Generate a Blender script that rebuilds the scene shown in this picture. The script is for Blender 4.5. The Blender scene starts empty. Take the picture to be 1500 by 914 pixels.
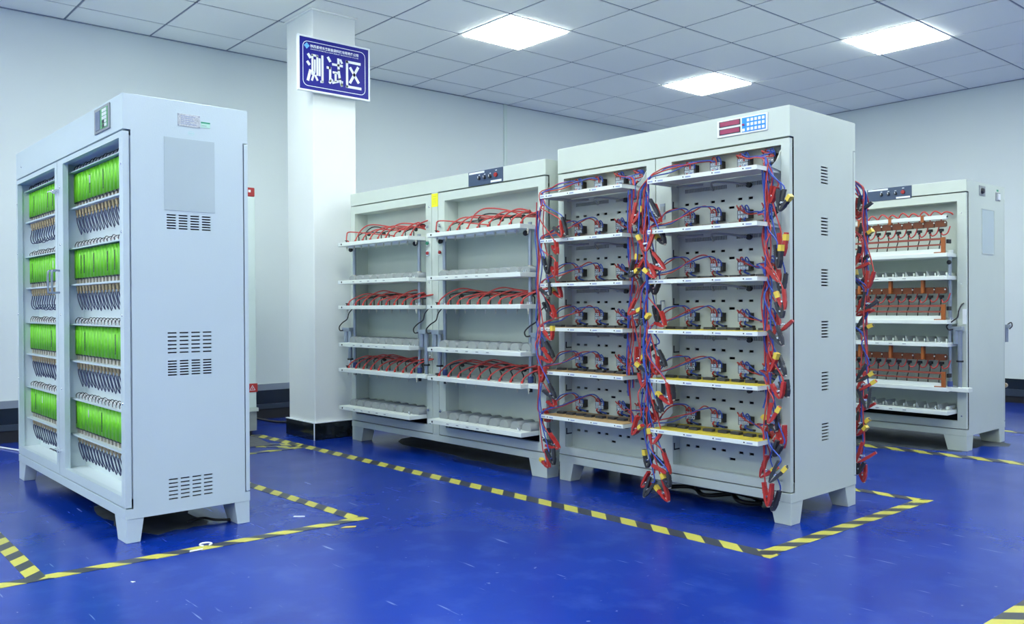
import bpy, bmesh, math, random
from mathutils import Vector, Matrix

random.seed(7)
SC = bpy.context.scene
COL = SC.collection
PI = math.pi

# ------------------------------------------------------------------ camera, world, exposure
EYE = 0.927
YAW = 0.86255
cam_d = bpy.data.cameras.new('camera')
cam = bpy.data.objects.new('camera', cam_d)
COL.objects.link(cam)
cam_d.sensor_width = 36.0
cam_d.lens = 1268.27 / 1500 * 36.0
cam_d.clip_start = 0.05
fw = Vector((-math.sin(YAW) * math.cos(0.0064), math.cos(YAW) * math.cos(0.0064), -math.sin(0.0064)))
rt = Vector((math.cos(YAW), math.sin(YAW), 0))
up = rt.cross(fw)
ro = 0.005635
R1 = rt * math.cos(ro) - up * math.sin(ro)
U1 = up * math.cos(ro) + rt * math.sin(ro)
m = Matrix((R1, U1, -fw)).transposed().to_4x4()
m.translation = (0, 0, EYE)
cam.matrix_world = m
SC.camera = cam

wd = bpy.data.worlds.new('world')
SC.world = wd
wd.use_nodes = True
wd.node_tree.nodes['Background'].inputs[0].default_value = (0.7, 0.8, 1, 1)
wd.node_tree.nodes['Background'].inputs[1].default_value = 0.3
SC.view_settings.view_transform = 'Standard'
SC.view_settings.look = 'None'
SC.view_settings.gamma = 1.0
SC.view_settings.use_curve_mapping = False
SC.view_settings.exposure = 0.0
LAMP = 28.0            # emission of one ceiling panel
LAMP_COL = (0.92, 1.01, 0.95)
SC.cycles.max_bounces = 14
SC.cycles.diffuse_bounces = 10

CEIL = 3.0136
WX, WY = -6.84, 8.84       # left wall plane, back wall plane
RX, FY = 4.6, -5.2         # walls behind the viewer
GX, GY = -4.698, 4.026     # a ceiling grid node, pitch 0.6

# ------------------------------------------------------------------ materials
MATS = {}


def mat(name, rgb, rough=0.5, metal=0.0, var=0.0, vscale=8.0, bump=0.0, bscale=60.0, spec=0.5, emit=None, coat=0.0):
    if name in MATS:
        return MATS[name]
    M = bpy.data.materials.new(name)
    M.use_nodes = True
    nt = M.node_tree
    b = nt.nodes['Principled BSDF']
    b.inputs['Base Color'].default_value = (*rgb, 1)
    b.inputs['Roughness'].default_value = rough
    b.inputs['Metallic'].default_value = metal
    b.inputs['Specular IOR Level'].default_value = spec
    b.inputs['Coat Weight'].default_value = coat
    if emit:
        b.inputs['Emission Color'].default_value = (*emit[0], 1)
        b.inputs['Emission Strength'].default_value = emit[1]
    if var or bump:
        tc = nt.nodes.new('ShaderNodeTexCoord')
        if var:
            n = nt.nodes.new('ShaderNodeTexNoise')
            n.inputs['Scale'].default_value = vscale
            n.inputs['Detail'].default_value = 4
            nt.links.new(tc.outputs['Object'], n.inputs['Vector'])
            r = nt.nodes.new('ShaderNodeValToRGB')
            r.color_ramp.elements[0].position = 0.3
            r.color_ramp.elements[1].position = 0.7
            r.color_ramp.elements[0].color = (*[c * (1 - var) for c in rgb], 1)
            r.color_ramp.elements[1].color = (*[min(1, c * (1 + var)) for c in rgb], 1)
            nt.links.new(n.outputs['Fac'], r.inputs['Fac'])
            nt.links.new(r.outputs['Color'], b.inputs['Base Color'])
        if bump:
            n2 = nt.nodes.new('ShaderNodeTexNoise')
            n2.inputs['Scale'].default_value = bscale
            n2.inputs['Detail'].default_value = 2
            nt.links.new(tc.outputs['Object'], n2.inputs['Vector'])
            bp = nt.nodes.new('ShaderNodeBump')
            bp.inputs['Strength'].default_value = bump
            bp.inputs['Distance'].default_value = 0.004
            nt.links.new(n2.outputs['Fac'], bp.inputs['Height'])
            nt.links.new(bp.outputs['Normal'], b.inputs['Normal'])
    MATS[name] = M
    return M


WALL = mat('wall_paint', (0.67, 0.73, 0.725), 0.65, var=0.015, vscale=1.5, bump=0.08, bscale=90)
COLP = mat('column_paint', (0.77, 0.80, 0.78), 0.55, var=0.015, vscale=3, bump=0.06)
TILE = mat('ceiling_tile', (0.95, 0.955, 0.90), 0.85, var=0.015, vscale=140, bump=0.35, bscale=240)
TBAR = mat('grid_metal', (0.20, 0.24, 0.30), 0.5)
PAPER = mat('white_plastic', (0.82, 0.85, 0.88), 0.4)
AW = mat('blue_white_enamel', (0.55, 0.65, 0.675), 0.32, var=0.012, vscale=3, bump=0.05, bscale=160)
CR = mat('cream_enamel', (0.57, 0.635, 0.57), 0.36, var=0.02, vscale=4, bump=0.06, bscale=160)
CRD = mat('cream_enamel_inner', (0.54, 0.60, 0.55), 0.42, var=0.025, vscale=5, bump=0.05)
SHELF = mat('shelf_enamel', (0.74, 0.79, 0.74), 0.38, var=0.02, vscale=9)
CHROME = mat('chrome', (0.78, 0.80, 0.83), 0.18, 1.0)
STEEL = mat('brushed_aluminium', (0.36, 0.41, 0.48), 0.33, 0.7, var=0.05, vscale=30)
BRASS = mat('brass', (0.55, 0.42, 0.24), 0.35, 0.8)
NICKEL = mat('nickel_tab', (0.60, 0.55, 0.47), 0.4, 0.5)
BLACK = mat('black_rubber', (0.012, 0.013, 0.016), 0.5)
DARK = mat('dark_plastic', (0.035, 0.038, 0.045), 0.45)
GREY = mat('grey_plastic', (0.28, 0.31, 0.32), 0.5, var=0.05, vscale=20)
GREYL = mat('pale_grey_plastic', (0.34, 0.37, 0.37), 0.45, var=0.04, vscale=25)
RED = mat('red_pvc', (0.46, 0.032, 0.026), 0.38)
REDW = mat('red_wire_pvc', (0.50, 0.052, 0.045), 0.35)
BLUE = mat('blue_wire_pvc', (0.035, 0.085, 0.42), 0.35)
NAVY = mat('navy_wire_pvc', (0.012, 0.022, 0.085), 0.4)
YEL = mat('yellow_pvc', (0.78, 0.58, 0.07), 0.4)
TAGY = mat('yellow_tag', (0.86, 0.85, 0.02), 0.5)
GREEN = mat('green_cell_wrap', (0.17, 0.60, 0.015), 0.34, var=0.03, vscale=14)
ORANGE = mat('orange_bakelite', (0.36, 0.10, 0.018), 0.42, var=0.08, vscale=30)
RAIL = mat('red_brown_rail', (0.28, 0.062, 0.04), 0.4)
BROWN = mat('brown_bakelite', (0.15, 0.036, 0.009), 0.35, var=0.15, vscale=40)
CRAD = mat('grey_cradle', (0.27, 0.295, 0.30), 0.5, var=0.04, vscale=25)
SLATE = mat('slate_panel', (0.045, 0.075, 0.14), 0.5)
LCD = mat('lcd_glass', (0.10, 0.14, 0.23), 0.2)
KEYG = mat('green_keypad', (0.13, 0.42, 0.17), 0.5)
KEYB = mat('blue_keypad', (0.02, 0.28, 0.80), 0.45)
LEDR = mat('red_display', (0.34, 0.03, 0.10), 0.25)
SIGNB = mat('sign_blue', (0.014, 0.014, 0.25), 0.45, spec=0.25)
SIGNW = mat('sign_white', (0.86, 0.89, 0.93), 0.5)
SIGNC = mat('sign_emblem_cyan', (0.16, 0.50, 0.90), 0.5)
GBTN = mat('green_button', (0.02, 0.22, 0.12), 0.3)
RBTN = mat('red_button', (0.36, 0.02, 0.02), 0.3)
TANB = mat('tan_board', (0.40, 0.27, 0.12), 0.6, var=0.05, vscale=30)
YBRD = mat('yellow_board', (0.58, 0.47, 0.04), 0.6, var=0.06, vscale=30)
MARB = mat('black_marble', (0.010, 0.014, 0.018), 0.12, var=0.5, vscale=16)
SKIRT = mat('dark_skirting', (0.011, 0.018, 0.028), 0.25, var=0.15, vscale=6)
SKIRTL = mat('skirting_bead', (0.038, 0.052, 0.075), 0.3)
LEDGE = mat('grey_channel', (0.27, 0.31, 0.36), 0.4, 0.3)
PALEG = mat('pale_green_enamel', (0.62, 0.72, 0.68), 0.4, var=0.02)
DARKIN = mat('unlit_interior', (0.03, 0.033, 0.036), 0.8)  # near-black colour stands in for shade inside and beneath the racks
RUBB = mat('grey_rubber', (0.085, 0.09, 0.10), 0.7, var=0.2, vscale=30)
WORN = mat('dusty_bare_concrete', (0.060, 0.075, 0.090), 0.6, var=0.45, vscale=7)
FILM = mat('clear_document_sleeve', (0.47, 0.56, 0.575), 0.18, var=0.02, vscale=4)
PLATE = mat('etched_nameplate', (0.50, 0.53, 0.55), 0.4, 0.3, var=0.25, vscale=160)
PRINT = mat('grey_print', (0.30, 0.36, 0.52), 0.6)
LAMPM = mat('lamp_diffuser', (0.9, 0.9, 0.9), 0.5, emit=(LAMP_COL, LAMP))


def floor_material():
    M = bpy.data.materials.new('blue_epoxy')
    M.use_nodes = True
    nt = M.node_tree
    N, L = nt.nodes, nt.links
    b = N['Principled BSDF']
    tc = N.new('ShaderNodeTexCoord')

    def noise(scale, detail=3, vec=None):
        n = N.new('ShaderNodeTexNoise')
        n.inputs['Scale'].default_value = scale
        n.inputs['Detail'].default_value = detail
        L.new(vec or tc.outputs['Object'], n.inputs['Vector'])
        return n.outputs['Fac']

    def ramp(fac, p0, c0, p1, c1):
        r = N.new('ShaderNodeValToRGB')
        r.color_ramp.elements[0].position = p0
        r.color_ramp.elements[1].position = p1
        r.color_ramp.elements[0].color = (*c0, 1)
        r.color_ramp.elements[1].color = (*c1, 1)
        L.new(fac, r.inputs['Fac'])
        return r.outputs['Color']

    def mix(f, a, c):
        x = N.new('ShaderNodeMix')
        x.data_type = 'RGBA'
        L.new(f, x.inputs[0])
        L.new(a, x.inputs[6])
        if hasattr(c, 'links'):
            L.new(c, x.inputs[7])
        else:
            x.inputs[7].default_value = (*c, 1)
        return x.outputs[2]

    base = ramp(noise(1.1, 4), 0.35, (0.002, 0.022, 0.235), 0.7, (0.003, 0.034, 0.32))
    mp = N.new('ShaderNodeMapping')
    mp.inputs['Rotation'].default_value = (0, 0, 0.7)
    mp.inputs['Scale'].default_value = (3, 40, 1)
    L.new(tc.outputs['Object'], mp.inputs['Vector'])
    scratch = ramp(noise(1.4, 2, mp.outputs['Vector']), 0.70, (0, 0, 0), 0.78, (0.5, 0.5, 0.5))
    specks = ramp(noise(30, 3), 0.71, (0, 0, 0), 0.80, (0.38, 0.38, 0.38))
    scuff = ramp(noise(7, 6), 0.50, (0, 0, 0), 0.85, (0.16, 0.16, 0.16))
    c = mix(scuff, base, (0.10, 0.20, 0.62))
    c = mix(scratch, c, (0.30, 0.42, 0.78))
    c = mix(specks, c, (0.40, 0.50, 0.80))
    L.new(c, b.inputs['Base Color'])
    rr = ramp(noise(2.3, 5), 0.3, (0.17, 0.17, 0.17), 0.75, (0.29, 0.29, 0.29))
    L.new(rr, b.inputs['Roughness'])
    b.inputs['Specular IOR Level'].default_value = 0.30
    bp = N.new('ShaderNodeBump')
    bp.inputs['Strength'].default_value = 0.06
    bp.inputs['Distance'].default_value = 0.004
    L.new(noise(55, 3), bp.inputs['Height'])
    L.new(bp.outputs['Normal'], b.inputs['Normal'])
    return M


def tape_material():
    M = bpy.data.materials.new('hazard_stripe_tape')
    M.use_nodes = True
    nt = M.node_tree
    N, L = nt.nodes, nt.links
    b = N['Principled BSDF']
    tc = N.new('ShaderNodeTexCoord')
    sp = N.new('ShaderNodeSeparateXYZ')
    L.new(tc.outputs['Object'], sp.inputs[0])

    def mth(op, a, c):
        x = N.new('ShaderNodeMath')
        x.operation = op
        for i, v in enumerate((a, c)):
            if isinstance(v, (int, float)):
                x.inputs[i].default_value = v
            else:
                L.new(v, x.inputs[i])
        return x.outputs[0]
    s = mth('ADD', sp.outputs['X'], sp.outputs['Y'])
    s = mth('DIVIDE', s, 0.170)
    s = mth('FLOORED_MODULO' if False else 'FRACT', s, 0)
    s = mth('GREATER_THAN', s, 0.5)
    nz = N.new('ShaderNodeTexNoise')
    nz.inputs['Scale'].default_value = 60
    L.new(tc.outputs['Object'], nz.inputs['Vector'])
    x = N.new('ShaderNodeMix')
    x.data_type = 'RGBA'
    L.new(s, x.inputs[0])
    x.inputs[6].default_value = (0.045, 0.052, 0.065, 1)
    x.inputs[7].default_value = (0.60, 0.56, 0.085, 1)
    h = N.new('ShaderNodeMix')
    h.data_type = 'RGBA'
    h.blend_type = 'MULTIPLY'
    h.inputs[0].default_value = 0.25
    L.new(x.outputs[2], h.inputs[6])
    L.new(nz.outputs['Color'], h.inputs[7])
    L.new(h.outputs[2], b.inputs['Base Color'])
    b.inputs['Roughness'].default_value = 0.35
    return M


def print_material():
    """vertical line of dark stamped characters on a clear label"""
    M = bpy.data.materials.new('stamped_code')
    M.use_nodes = True
    nt = M.node_tree
    N, L = nt.nodes, nt.links
    b = N['Principled BSDF']
    tc = N.new('ShaderNodeTexCoord')
    mp = N.new('ShaderNodeMapping')
    mp.inputs['Scale'].default_value = (160, 1, 260)
    L.new(tc.outputs['Object'], mp.inputs['Vector'])
    v = N.new('ShaderNodeTexNoise')
    v.inputs['Scale'].default_value = 1.0
    L.new(mp.outputs['Vector'], v.inputs['Vector'])
    r = N.new('ShaderNodeValToRGB')
    r.color_ramp.interpolation = 'CONSTANT'
    r.color_ramp.elements[0].color = (0.01, 0.03, 0.02, 1)
    r.color_ramp.elements[1].position = 0.60
    r.color_ramp.elements[1].color = (0.165, 0.585, 0.015, 1)
    L.new(v.outputs['Fac'], r.inputs['Fac'])
    L.new(r.outputs['Color'], b.inputs['Base Color'])
    b.inputs['Roughness'].default_value = 0.4
    return M


FLOORM = floor_material()
TAPEM = tape_material()
STAMP = print_material()

# ------------------------------------------------------------------ mesh helpers


class MB:
    def __init__(s):
        s.v, s.f, s.mi, s.sm = [], [], [], []

    def _add(s, vs, fs, mi=0, sm=False):
        n = len(s.v)
        s.v += [tuple(v) for v in vs]
        for f in fs:
            s.f.append([i + n for i in f])
            s.mi.append(mi)
            s.sm.append(sm)
        return s

    def box(s, x0, y0, z0, x1, y1, z1, mi=0):
        vs = [(x0, y0, z0), (x1, y0, z0), (x1, y1, z0), (x0, y1, z0), (x0, y0, z1), (x1, y0, z1), (x1, y1, z1), (x0, y1, z1)]
        return s._add(vs, [(0, 3, 2, 1), (4, 5, 6, 7), (0, 1, 5, 4), (1, 2, 6, 5), (2, 3, 7, 6), (3, 0, 4, 7)], mi)

    def quad(s, a, b, c, d, mi=0):
        return s._add([a, b, c, d], [(0, 1, 2, 3)], mi)

    def prism(s, poly, h0, h1, axis='z', mi=0, sm=False):
        """extrude a 2D polygon: axis z -> (x,y), axis y -> (x,z), axis x -> (y,z)"""
        def P(p, h):
            return (p[0], p[1], h) if axis == 'z' else ((p[0], h, p[1]) if axis == 'y' else (h, p[0], p[1]))
        n = len(poly)
        vs = [P(p, h0) for p in poly] + [P(p, h1) for p in poly]
        ar = sum(poly[i][0] * poly[(i + 1) % n][1] - poly[(i + 1) % n][0] * poly[i][1] for i in range(n))
        flip = (ar < 0) ^ (axis == 'y')
        fs = [tuple(range(n))[::-1], tuple(range(n, 2 * n))] + [(i, (i + 1) % n, n + (i + 1) % n, n + i) for i in range(n)]
        if flip:
            fs = [f[::-1] for f in fs]
        k = len(s.f)
        s._add(vs, fs, mi)
        if sm:
            for i in range(k + 2, len(s.f)):
                s.sm[i] = True
        return s

    def cyl(s, p0, p1, r0, r1=None, n=10, mi=0, cap=True):
        r1 = r0 if r1 is None else r1
        p0, p1 = Vector(p0), Vector(p1)
        d = (p1 - p0).normalized()
        a = d.orthogonal().normalized()
        b = d.cross(a)
        vs, fs = [], []
        for (p, r) in ((p0, r0), (p1, r1)):
            for i in range(n):
                t = 2 * PI * i / n
                vs.append(p + (a * math.cos(t) + b * math.sin(t)) * r)
        for i in range(n):
            j = (i + 1) % n
            fs.append((i, j, n + j, n + i))
        s._add(vs, fs, mi, True)
        if cap:
            s._add(vs[:n], [tuple(range(n))[::-1]], mi)
            s._add(vs[n:], [tuple(range(n))], mi)
        return s

    def ball(s, c, r, n=8, mi=0, sz=1.0):
        vs, fs = [], []
        h = n // 2
        for i in range(h + 1):
            ph = PI * i / h
            for j in range(n):
                t = 2 * PI * j / n
                vs.append((c[0] + r * math.sin(ph) * math.cos(t), c[1] + r * math.sin(ph) * math.sin(t), c[2] + r * math.cos(ph) * sz))
        for i in range(h):
            for j in range(n):
                k = (j + 1) % n
                fs.append((i * n + j, (i + 1) * n + j, (i + 1) * n + k, i * n + k))
        return s._add(vs, fs, mi, True)

    def tube(s, pts, r, n=5, sub=4, mi=0):
        P = [Vector(p) for p in pts]
        if len(P) > 2 and sub > 1:
            Q = []
            E = [P[0] * 2 - P[1]] + P + [P[-1] * 2 - P[-2]]
            for i in range(1, len(E) - 2):
                for k in range(sub):
                    t = k / sub
                    a, b, c, d = E[i - 1], E[i], E[i + 1], E[i + 2]
                    Q.append(0.5 * ((2 * b) + (c - a) * t + (2 * a - 5 * b + 4 * c - d) * t * t + (3 * b - a - 3 * c + d) * t ** 3))
            Q.append(P[-1])
            P = Q
        vs, fs = [], []
        a = None
        for i, p in enumerate(P):
            d = (P[min(i + 1, len(P) - 1)] - P[max(i - 1, 0)])
            d = d.normalized() if d.length > 1e-9 else Vector((0, 0, 1))
            a = d.orthogonal().normalized() if a is None else (a - d * a.dot(d))
            a = a.normalized() if a.length > 1e-6 else d.orthogonal().normalized()
            b = d.cross(a)
            for j in range(n):
                t = 2 * PI * j / n
                vs.append(p + (a * math.cos(t) + b * math.sin(t)) * r)
        for i in range(len(P) - 1):
            for j in range(n):
                k = (j + 1) % n
                fs.append((i * n + j, i * n + k, (i + 1) * n + k, (i + 1) * n + j))
        s._add(vs, fs, mi, True)
        s._add(vs[:n], [tuple(range(n))[::-1]], mi)
        s._add(vs[-n:], [tuple(range(n))], mi)
        return s

    def holed(s, to3, u0, u1, rows, v0, v1, depth_fn=None, mi=0):
        """flat panel u0..u1 x v0..v1 pierced by rows [(va,vb,[(ua,ub)..])]; to3(u,v,w) maps to space, w = depth"""
        rows = sorted(rows)
        v = v0

        def q(ua, va, ub, vb):
            if ub - ua > 1e-6 and vb - va > 1e-6:
                s.quad(to3(ua, va, 0), to3(ub, va, 0), to3(ub, vb, 0), to3(ua, vb, 0), mi)
        for (va, vb, hs) in rows:
            q(u0, v, u1, va)
            u = u0
            for (ua, ub) in sorted(hs):
                q(u, va, ub if False else ua, vb)
                w = 0.006
                for (p, r) in (((ua, va), (ub, va)), ((ub, va), (ub, vb)), ((ub, vb), (ua, vb)), ((ua, vb), (ua, va))):
                    s.quad(to3(*p, 0), to3(*p, w), to3(*r, w), to3(*r, 0), mi)
                u = ub
            q(u, va, u1, vb)
            v = vb
        q(u0, v, u1, v1)
        return s

    def mesh(s, name, mats):
        me = bpy.data.meshes.new(name)
        me.from_pydata(s.v, [], s.f)
        for M in (mats if isinstance(mats, (list, tuple)) else [mats]):
            me.materials.append(M)
        me.polygons.foreach_set('material_index', s.mi)
        me.polygons.foreach_set('use_smooth', s.sm)
        me.update()
        return me

    def build(s, name, mats, parent=None, loc=(0, 0, 0), rotz=0.0, bevel=0.0):
        return put(name, s.mesh(name, mats), parent, loc, rotz, bevel)


def put(name, me, parent=None, loc=(0, 0, 0), rotz=0.0, bevel=0.0):
    o = bpy.data.objects.new(name, me)
    COL.objects.link(o)
    if parent:
        o.parent = parent
    o.location = loc
    o.rotation_euler = (0, 0, rotz)
    if bevel:
        b = o.modifiers.new('bevel', 'BEVEL')
        b.width = bevel
        b.segments = 2
        b.limit_method = 'ANGLE'
        b.angle_limit = math.radians(50)
        b.harden_normals = False
    return o


def thing(name, label, cat, loc=(0, 0, 0), rotz=0.0, group=None):
    o = bpy.data.objects.new(name, None)
    o.empty_display_size = 0.1
    COL.objects.link(o)
    o.location = loc
    o.rotation_euler = (0, 0, rotz)
    return tag(o, label, cat, group)


def tag(o, label, cat, group=None):
    o['label'] = label
    o['category'] = cat
    if group:
        o['group'] = group
    return o


def struct(o):
    o['kind'] = 'structure'
    return o


def text_mesh(name, body, size, M, parent, loc, off=0.0, squeeze=1.0, rot=(PI / 2, 0, 0), fit=None, ext=0.0006):
    cu = bpy.data.curves.new(name, 'FONT')
    cu.body = body
    cu.size = size
    cu.offset = off
    cu.extrude = ext
    cu.resolution_u = 2
    t = bpy.data.objects.new(name, cu)
    COL.objects.link(t)
    dg = bpy.context.evaluated_depsgraph_get()
    me = bpy.data.meshes.new_from_object(t.evaluated_get(dg))
    bpy.data.objects.remove(t)
    if fit:
        bx = [(min(v.co[i] for v in me.vertices), max(v.co[i] for v in me.vertices)) for i in (0, 1)]
        for v in me.vertices:
            v.co.x = fit[0] + (v.co.x - bx[0][0]) / (bx[0][1] - bx[0][0]) * (fit[1] - fit[0])
            v.co.y = fit[2] + (v.co.y - bx[1][0]) / (bx[1][1] - bx[1][0]) * (fit[3] - fit[2])
    me.materials.clear()
    me.materials.append(M)
    o = bpy.data.objects.new(name, me)
    COL.objects.link(o)
    o.parent = parent
    o.location = loc
    o.rotation_euler = rot
    o.scale = (squeeze, 1, 1)
    return o


ORD = ['zeroth', 'first', 'second', 'third', 'fourth', 'fifth', 'sixth', 'seventh', 'eighth', 'ninth', 'tenth', 'eleventh', 'twelfth',
       'thirteenth', 'fourteenth', 'fifteenth', 'sixteenth', 'seventeenth', 'eighteenth', 'nineteenth', 'twentieth', 'twenty-first',
       'twenty-second', 'twenty-third', 'twenty-fourth', 'twenty-fifth', 'twenty-sixth']

# ------------------------------------------------------------------ the room
struct(MB().box(WX - 0.1, FY - 0.1, -0.12, RX + 0.1, WY + 0.1, 0).build('floor', FLOORM))
flo = bpy.data.objects['floor']
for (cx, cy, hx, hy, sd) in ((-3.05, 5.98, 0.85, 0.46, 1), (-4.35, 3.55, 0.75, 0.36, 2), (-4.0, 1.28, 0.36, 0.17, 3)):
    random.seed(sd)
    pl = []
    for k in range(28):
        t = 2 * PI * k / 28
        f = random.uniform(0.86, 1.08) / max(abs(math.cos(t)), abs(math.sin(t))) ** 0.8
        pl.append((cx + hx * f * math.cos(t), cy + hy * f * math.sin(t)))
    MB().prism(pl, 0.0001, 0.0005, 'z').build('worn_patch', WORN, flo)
struct(MB().box(WX - 0.12, FY - 0.1, 0, WX, WY + 0.1, CEIL + 0.1).build('wall_left', WALL))
struct(MB().box(WX, WY, 0, RX, WY + 0.12, CEIL + 0.1).build('wall_back', WALL))
struct(MB().box(RX, FY - 0.1, 0, RX + 0.12, WY + 0.12, CEIL + 0.1).build('wall_right', WALL))
struct(MB().box(WX, FY - 0.12, 0, RX, FY, CEIL + 0.1).build('wall_front', WALL))
ceil = struct(MB().box(WX - 0.1, FY - 0.1, CEIL + 0.02, RX + 0.1, WY + 0.1, CEIL + 0.1).build('ceiling', TBAR))

LIGHTS = {(0, 0): 'square ceiling light panel nearest the hanging blue sign',
          (4, 0): 'square ceiling light panel in the middle, farthest from the sign',
          (4, -3): 'square ceiling light panel at upper right, above the tall clip rack'}
for i in (-14, -11, -8, -4, 0, 4):
    for j in (0, -3, -6, -9, -12):
        if (i, j) not in LIGHTS and not (j == -12 and i in (-14, -8, 0)):
            LIGHTS[(i, j)] = None
xs = [GX + 0.6 * k for k in range(-3, 16)]
xs = [WX] + [x for x in xs if WX < x < RX] + [RX]
ys = [GY + 0.6 * k for k in range(-15, 9)]
ys = [FY] + [y for y in ys if FY < y < WY - 0.05] + [WY]
rest = MB()
tile_cache = {}
for a in range(len(xs) - 1):
    for b in range(len(ys) - 1):
        x0, x1, y0, y1 = xs[a], xs[a + 1], ys[b], ys[b + 1]
        gi, gj = round((y0 - GY) / 0.6), -round((x1 - GX) / 0.6)
        if (gi, gj) in LIGHTS:
            continue
        g = 0.0085
        if x1 < -0.9 and y0 > 0.4:
            k = (round(x1 - x0, 3), round(y1 - y0, 3))
            if k not in tile_cache:
                hx, hy = k[0] / 2 - g, k[1] / 2 - g
                tile_cache[k] = MB().box(-hx, -hy, 0, hx, hy, 0.014).mesh('ceiling_tile', TILE)
            put('ceiling_tile', tile_cache[k], ceil, ((x0 + x1) / 2, (y0 + y1) / 2, CEIL + random.uniform(-0.0008, 0.0008)))
        else:
            rest.box(x0 + g, y0 + g, CEIL, x1 - g, y1 - g, CEIL + 0.014)
r = rest.build('tile_field', TILE, ceil)
r['kind'] = 'stuff'
lx = xs[1:-1]
for x in lx:
    if x < -0.9:
        MB().box(-0.012, FY, 0, 0.012, WY, 0.012).build('grid_bar', TBAR, ceil, (x, 0, CEIL + 0.004))
for y in ys[1:-1]:
    if y > 0.4:
        MB().box(WX, -0.012, 0, RX, 0.012, 0.012).build('grid_bar', TBAR, ceil, (0, y, CEIL + 0.004))
MB().box(0, FY, 0, 0.012, WY, 0.006).build('edge_bar', LEDGE, ceil, (WX, 0, CEIL - 0.006))
MB().box(WX, -0.012, 0, RX, 0, 0.006).build('edge_bar', LEDGE, ceil, (0, WY, CEIL - 0.006))

fr_me = MB()
h = 0.2945
for (x0, y0, x1, y1) in ((-h, -h, h, -h + 0.012), (-h, h - 0.012, h, h), (-h, -h + 0.012, -h + 0.012, h - 0.012), (h - 0.012, -h + 0.012, h, h - 0.012)):
    fr_me.box(x0, y0, -0.004, x1, y1, 0.012)
fr_me = fr_me.mesh('frame', PAPER)
di_me = MB().box(-h + 0.012, -h + 0.012, -0.014, h - 0.012, h - 0.012, 0.008).mesh('diffuser', LAMPM)
n = 0
for (i, j), lab in sorted(LIGHTS.items()):
    x, y = GX - 0.6 * j - 0.3, GY + 0.6 * i + 0.3
    if y < FY + 0.3 or y > WY - 0.3 or x > RX - 0.3:
        continue
    if lab:
        t = thing('ceiling_light', lab, 'ceiling light', (x, y, CEIL), 0, 'ceiling light panels')
    else:
        t = thing('ceiling_light', 'square ceiling light panel outside the picture, lighting the room from overhead', 'ceiling light', (x, y, CEIL), 0, 'ceiling light panels out of view')
    put('frame', fr_me, t)
    put('diffuser', di_me, t)

# skirting: grey channel under the wall board, dark glossy band, lighter bead, black foot
for nm, w0, w1, vert in (('baseboard_left', FY, WY, True), ('baseboard_back', WX + 0.024, RX, False)):
    lo = 0.285 if vert else 0.225
    prof = [(0, lo, LEDGE if vert else SKIRT, lo - (0.05 if vert else 0.1), 0.012, 'channel')]
    z1 = lo - (0.05 if vert else 0.1)
    root = None

    def strip(name, zb, zt, d, M, par):
        b = MB()
        if vert:
            b.box(WX, w0, zb, WX + d, w1, zt)
        else:
            b.box(w0, WY - d, zb, w1, WY, zt)
        return b.build(name, M, par)
    if vert:
        root = struct(strip(nm, 0.127, 0.24, 0.016, SKIRT, None))
        strip('channel', 0.24, 0.292, 0.020, LEDGE, root)
        strip('bead', 0.085, 0.127, 0.024, SKIRTL, root)
        strip('foot_strip', 0.0, 0.085, 0.014, BLACK, root)
    else:
        root = struct(strip(nm, 0.127, 0.224, 0.016, SKIRT, None))
        strip('bead', 0.062, 0.127, 0.024, SKIRTL, root)
        strip('foot_strip', 0.0, 0.062, 0.014, BLACK, root)
struct(MB().box(WX, 5.757, 0.292, WX + 0.012, 5.797, CEIL - 0.006).build('trim_1', LEDGE if False else PALEG))

# column with black tile foot
colm = struct(MB().box(-5.885, 2.885, 0, -5.490, 3.225, CEIL + 0.015).build('column', COLP, bevel=0.006))
for nm, bx in (('base_tile', (-5.905, 2.868, 0.004, -5.478, 2.884, 0.118)), ('base_tile', (-5.489, 2.870, 0.004, -5.472, 3.235, 0.118)), ('base_tile', (-5.905, 2.885, 0.004, -5.886, 3.235, 0.118))):
    MB().box(*bx).build(nm, MARB, colm, bevel=0.002)
MB().box(-5.476, 2.866, 0.0, -5.470, 2.872, 0.122).build('corner_bead', PAPER, colm)
MB().box(-5.905, 2.866, 0.118, -5.472, 2.8845, 0.124).box(-5.4895, 2.8845, 0.118, -5.470, 3.235, 0.124).build('tile_cap', PAPER, colm)
MB().box(-5.90, 2.87, CEIL - 0.012, -5.475, 3.235, CEIL - 0.002).build('ceiling_collar', TILE, colm)

# floor tapes ---------------------------------------------------------------


TAPE_N = [0]


def tape(p, q, w, label):
    TAPE_N[0] += 1
    zt = 0.0008 + 0.00018 * TAPE_N[0]
    p, q = Vector((*p, 0)), Vector((*q, 0))
    L = (q - p).length
    ang = math.atan2(q.y - p.y, q.x - p.x)
    o = MB().box(0, -w / 2, 0.0001, L, w / 2, zt).build('hazard_tape', TAPEM, None, (p.x, p.y, 0), ang)
    return tag(o, label, 'floor tape', 'yellow and dark striped floor tapes')


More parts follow.
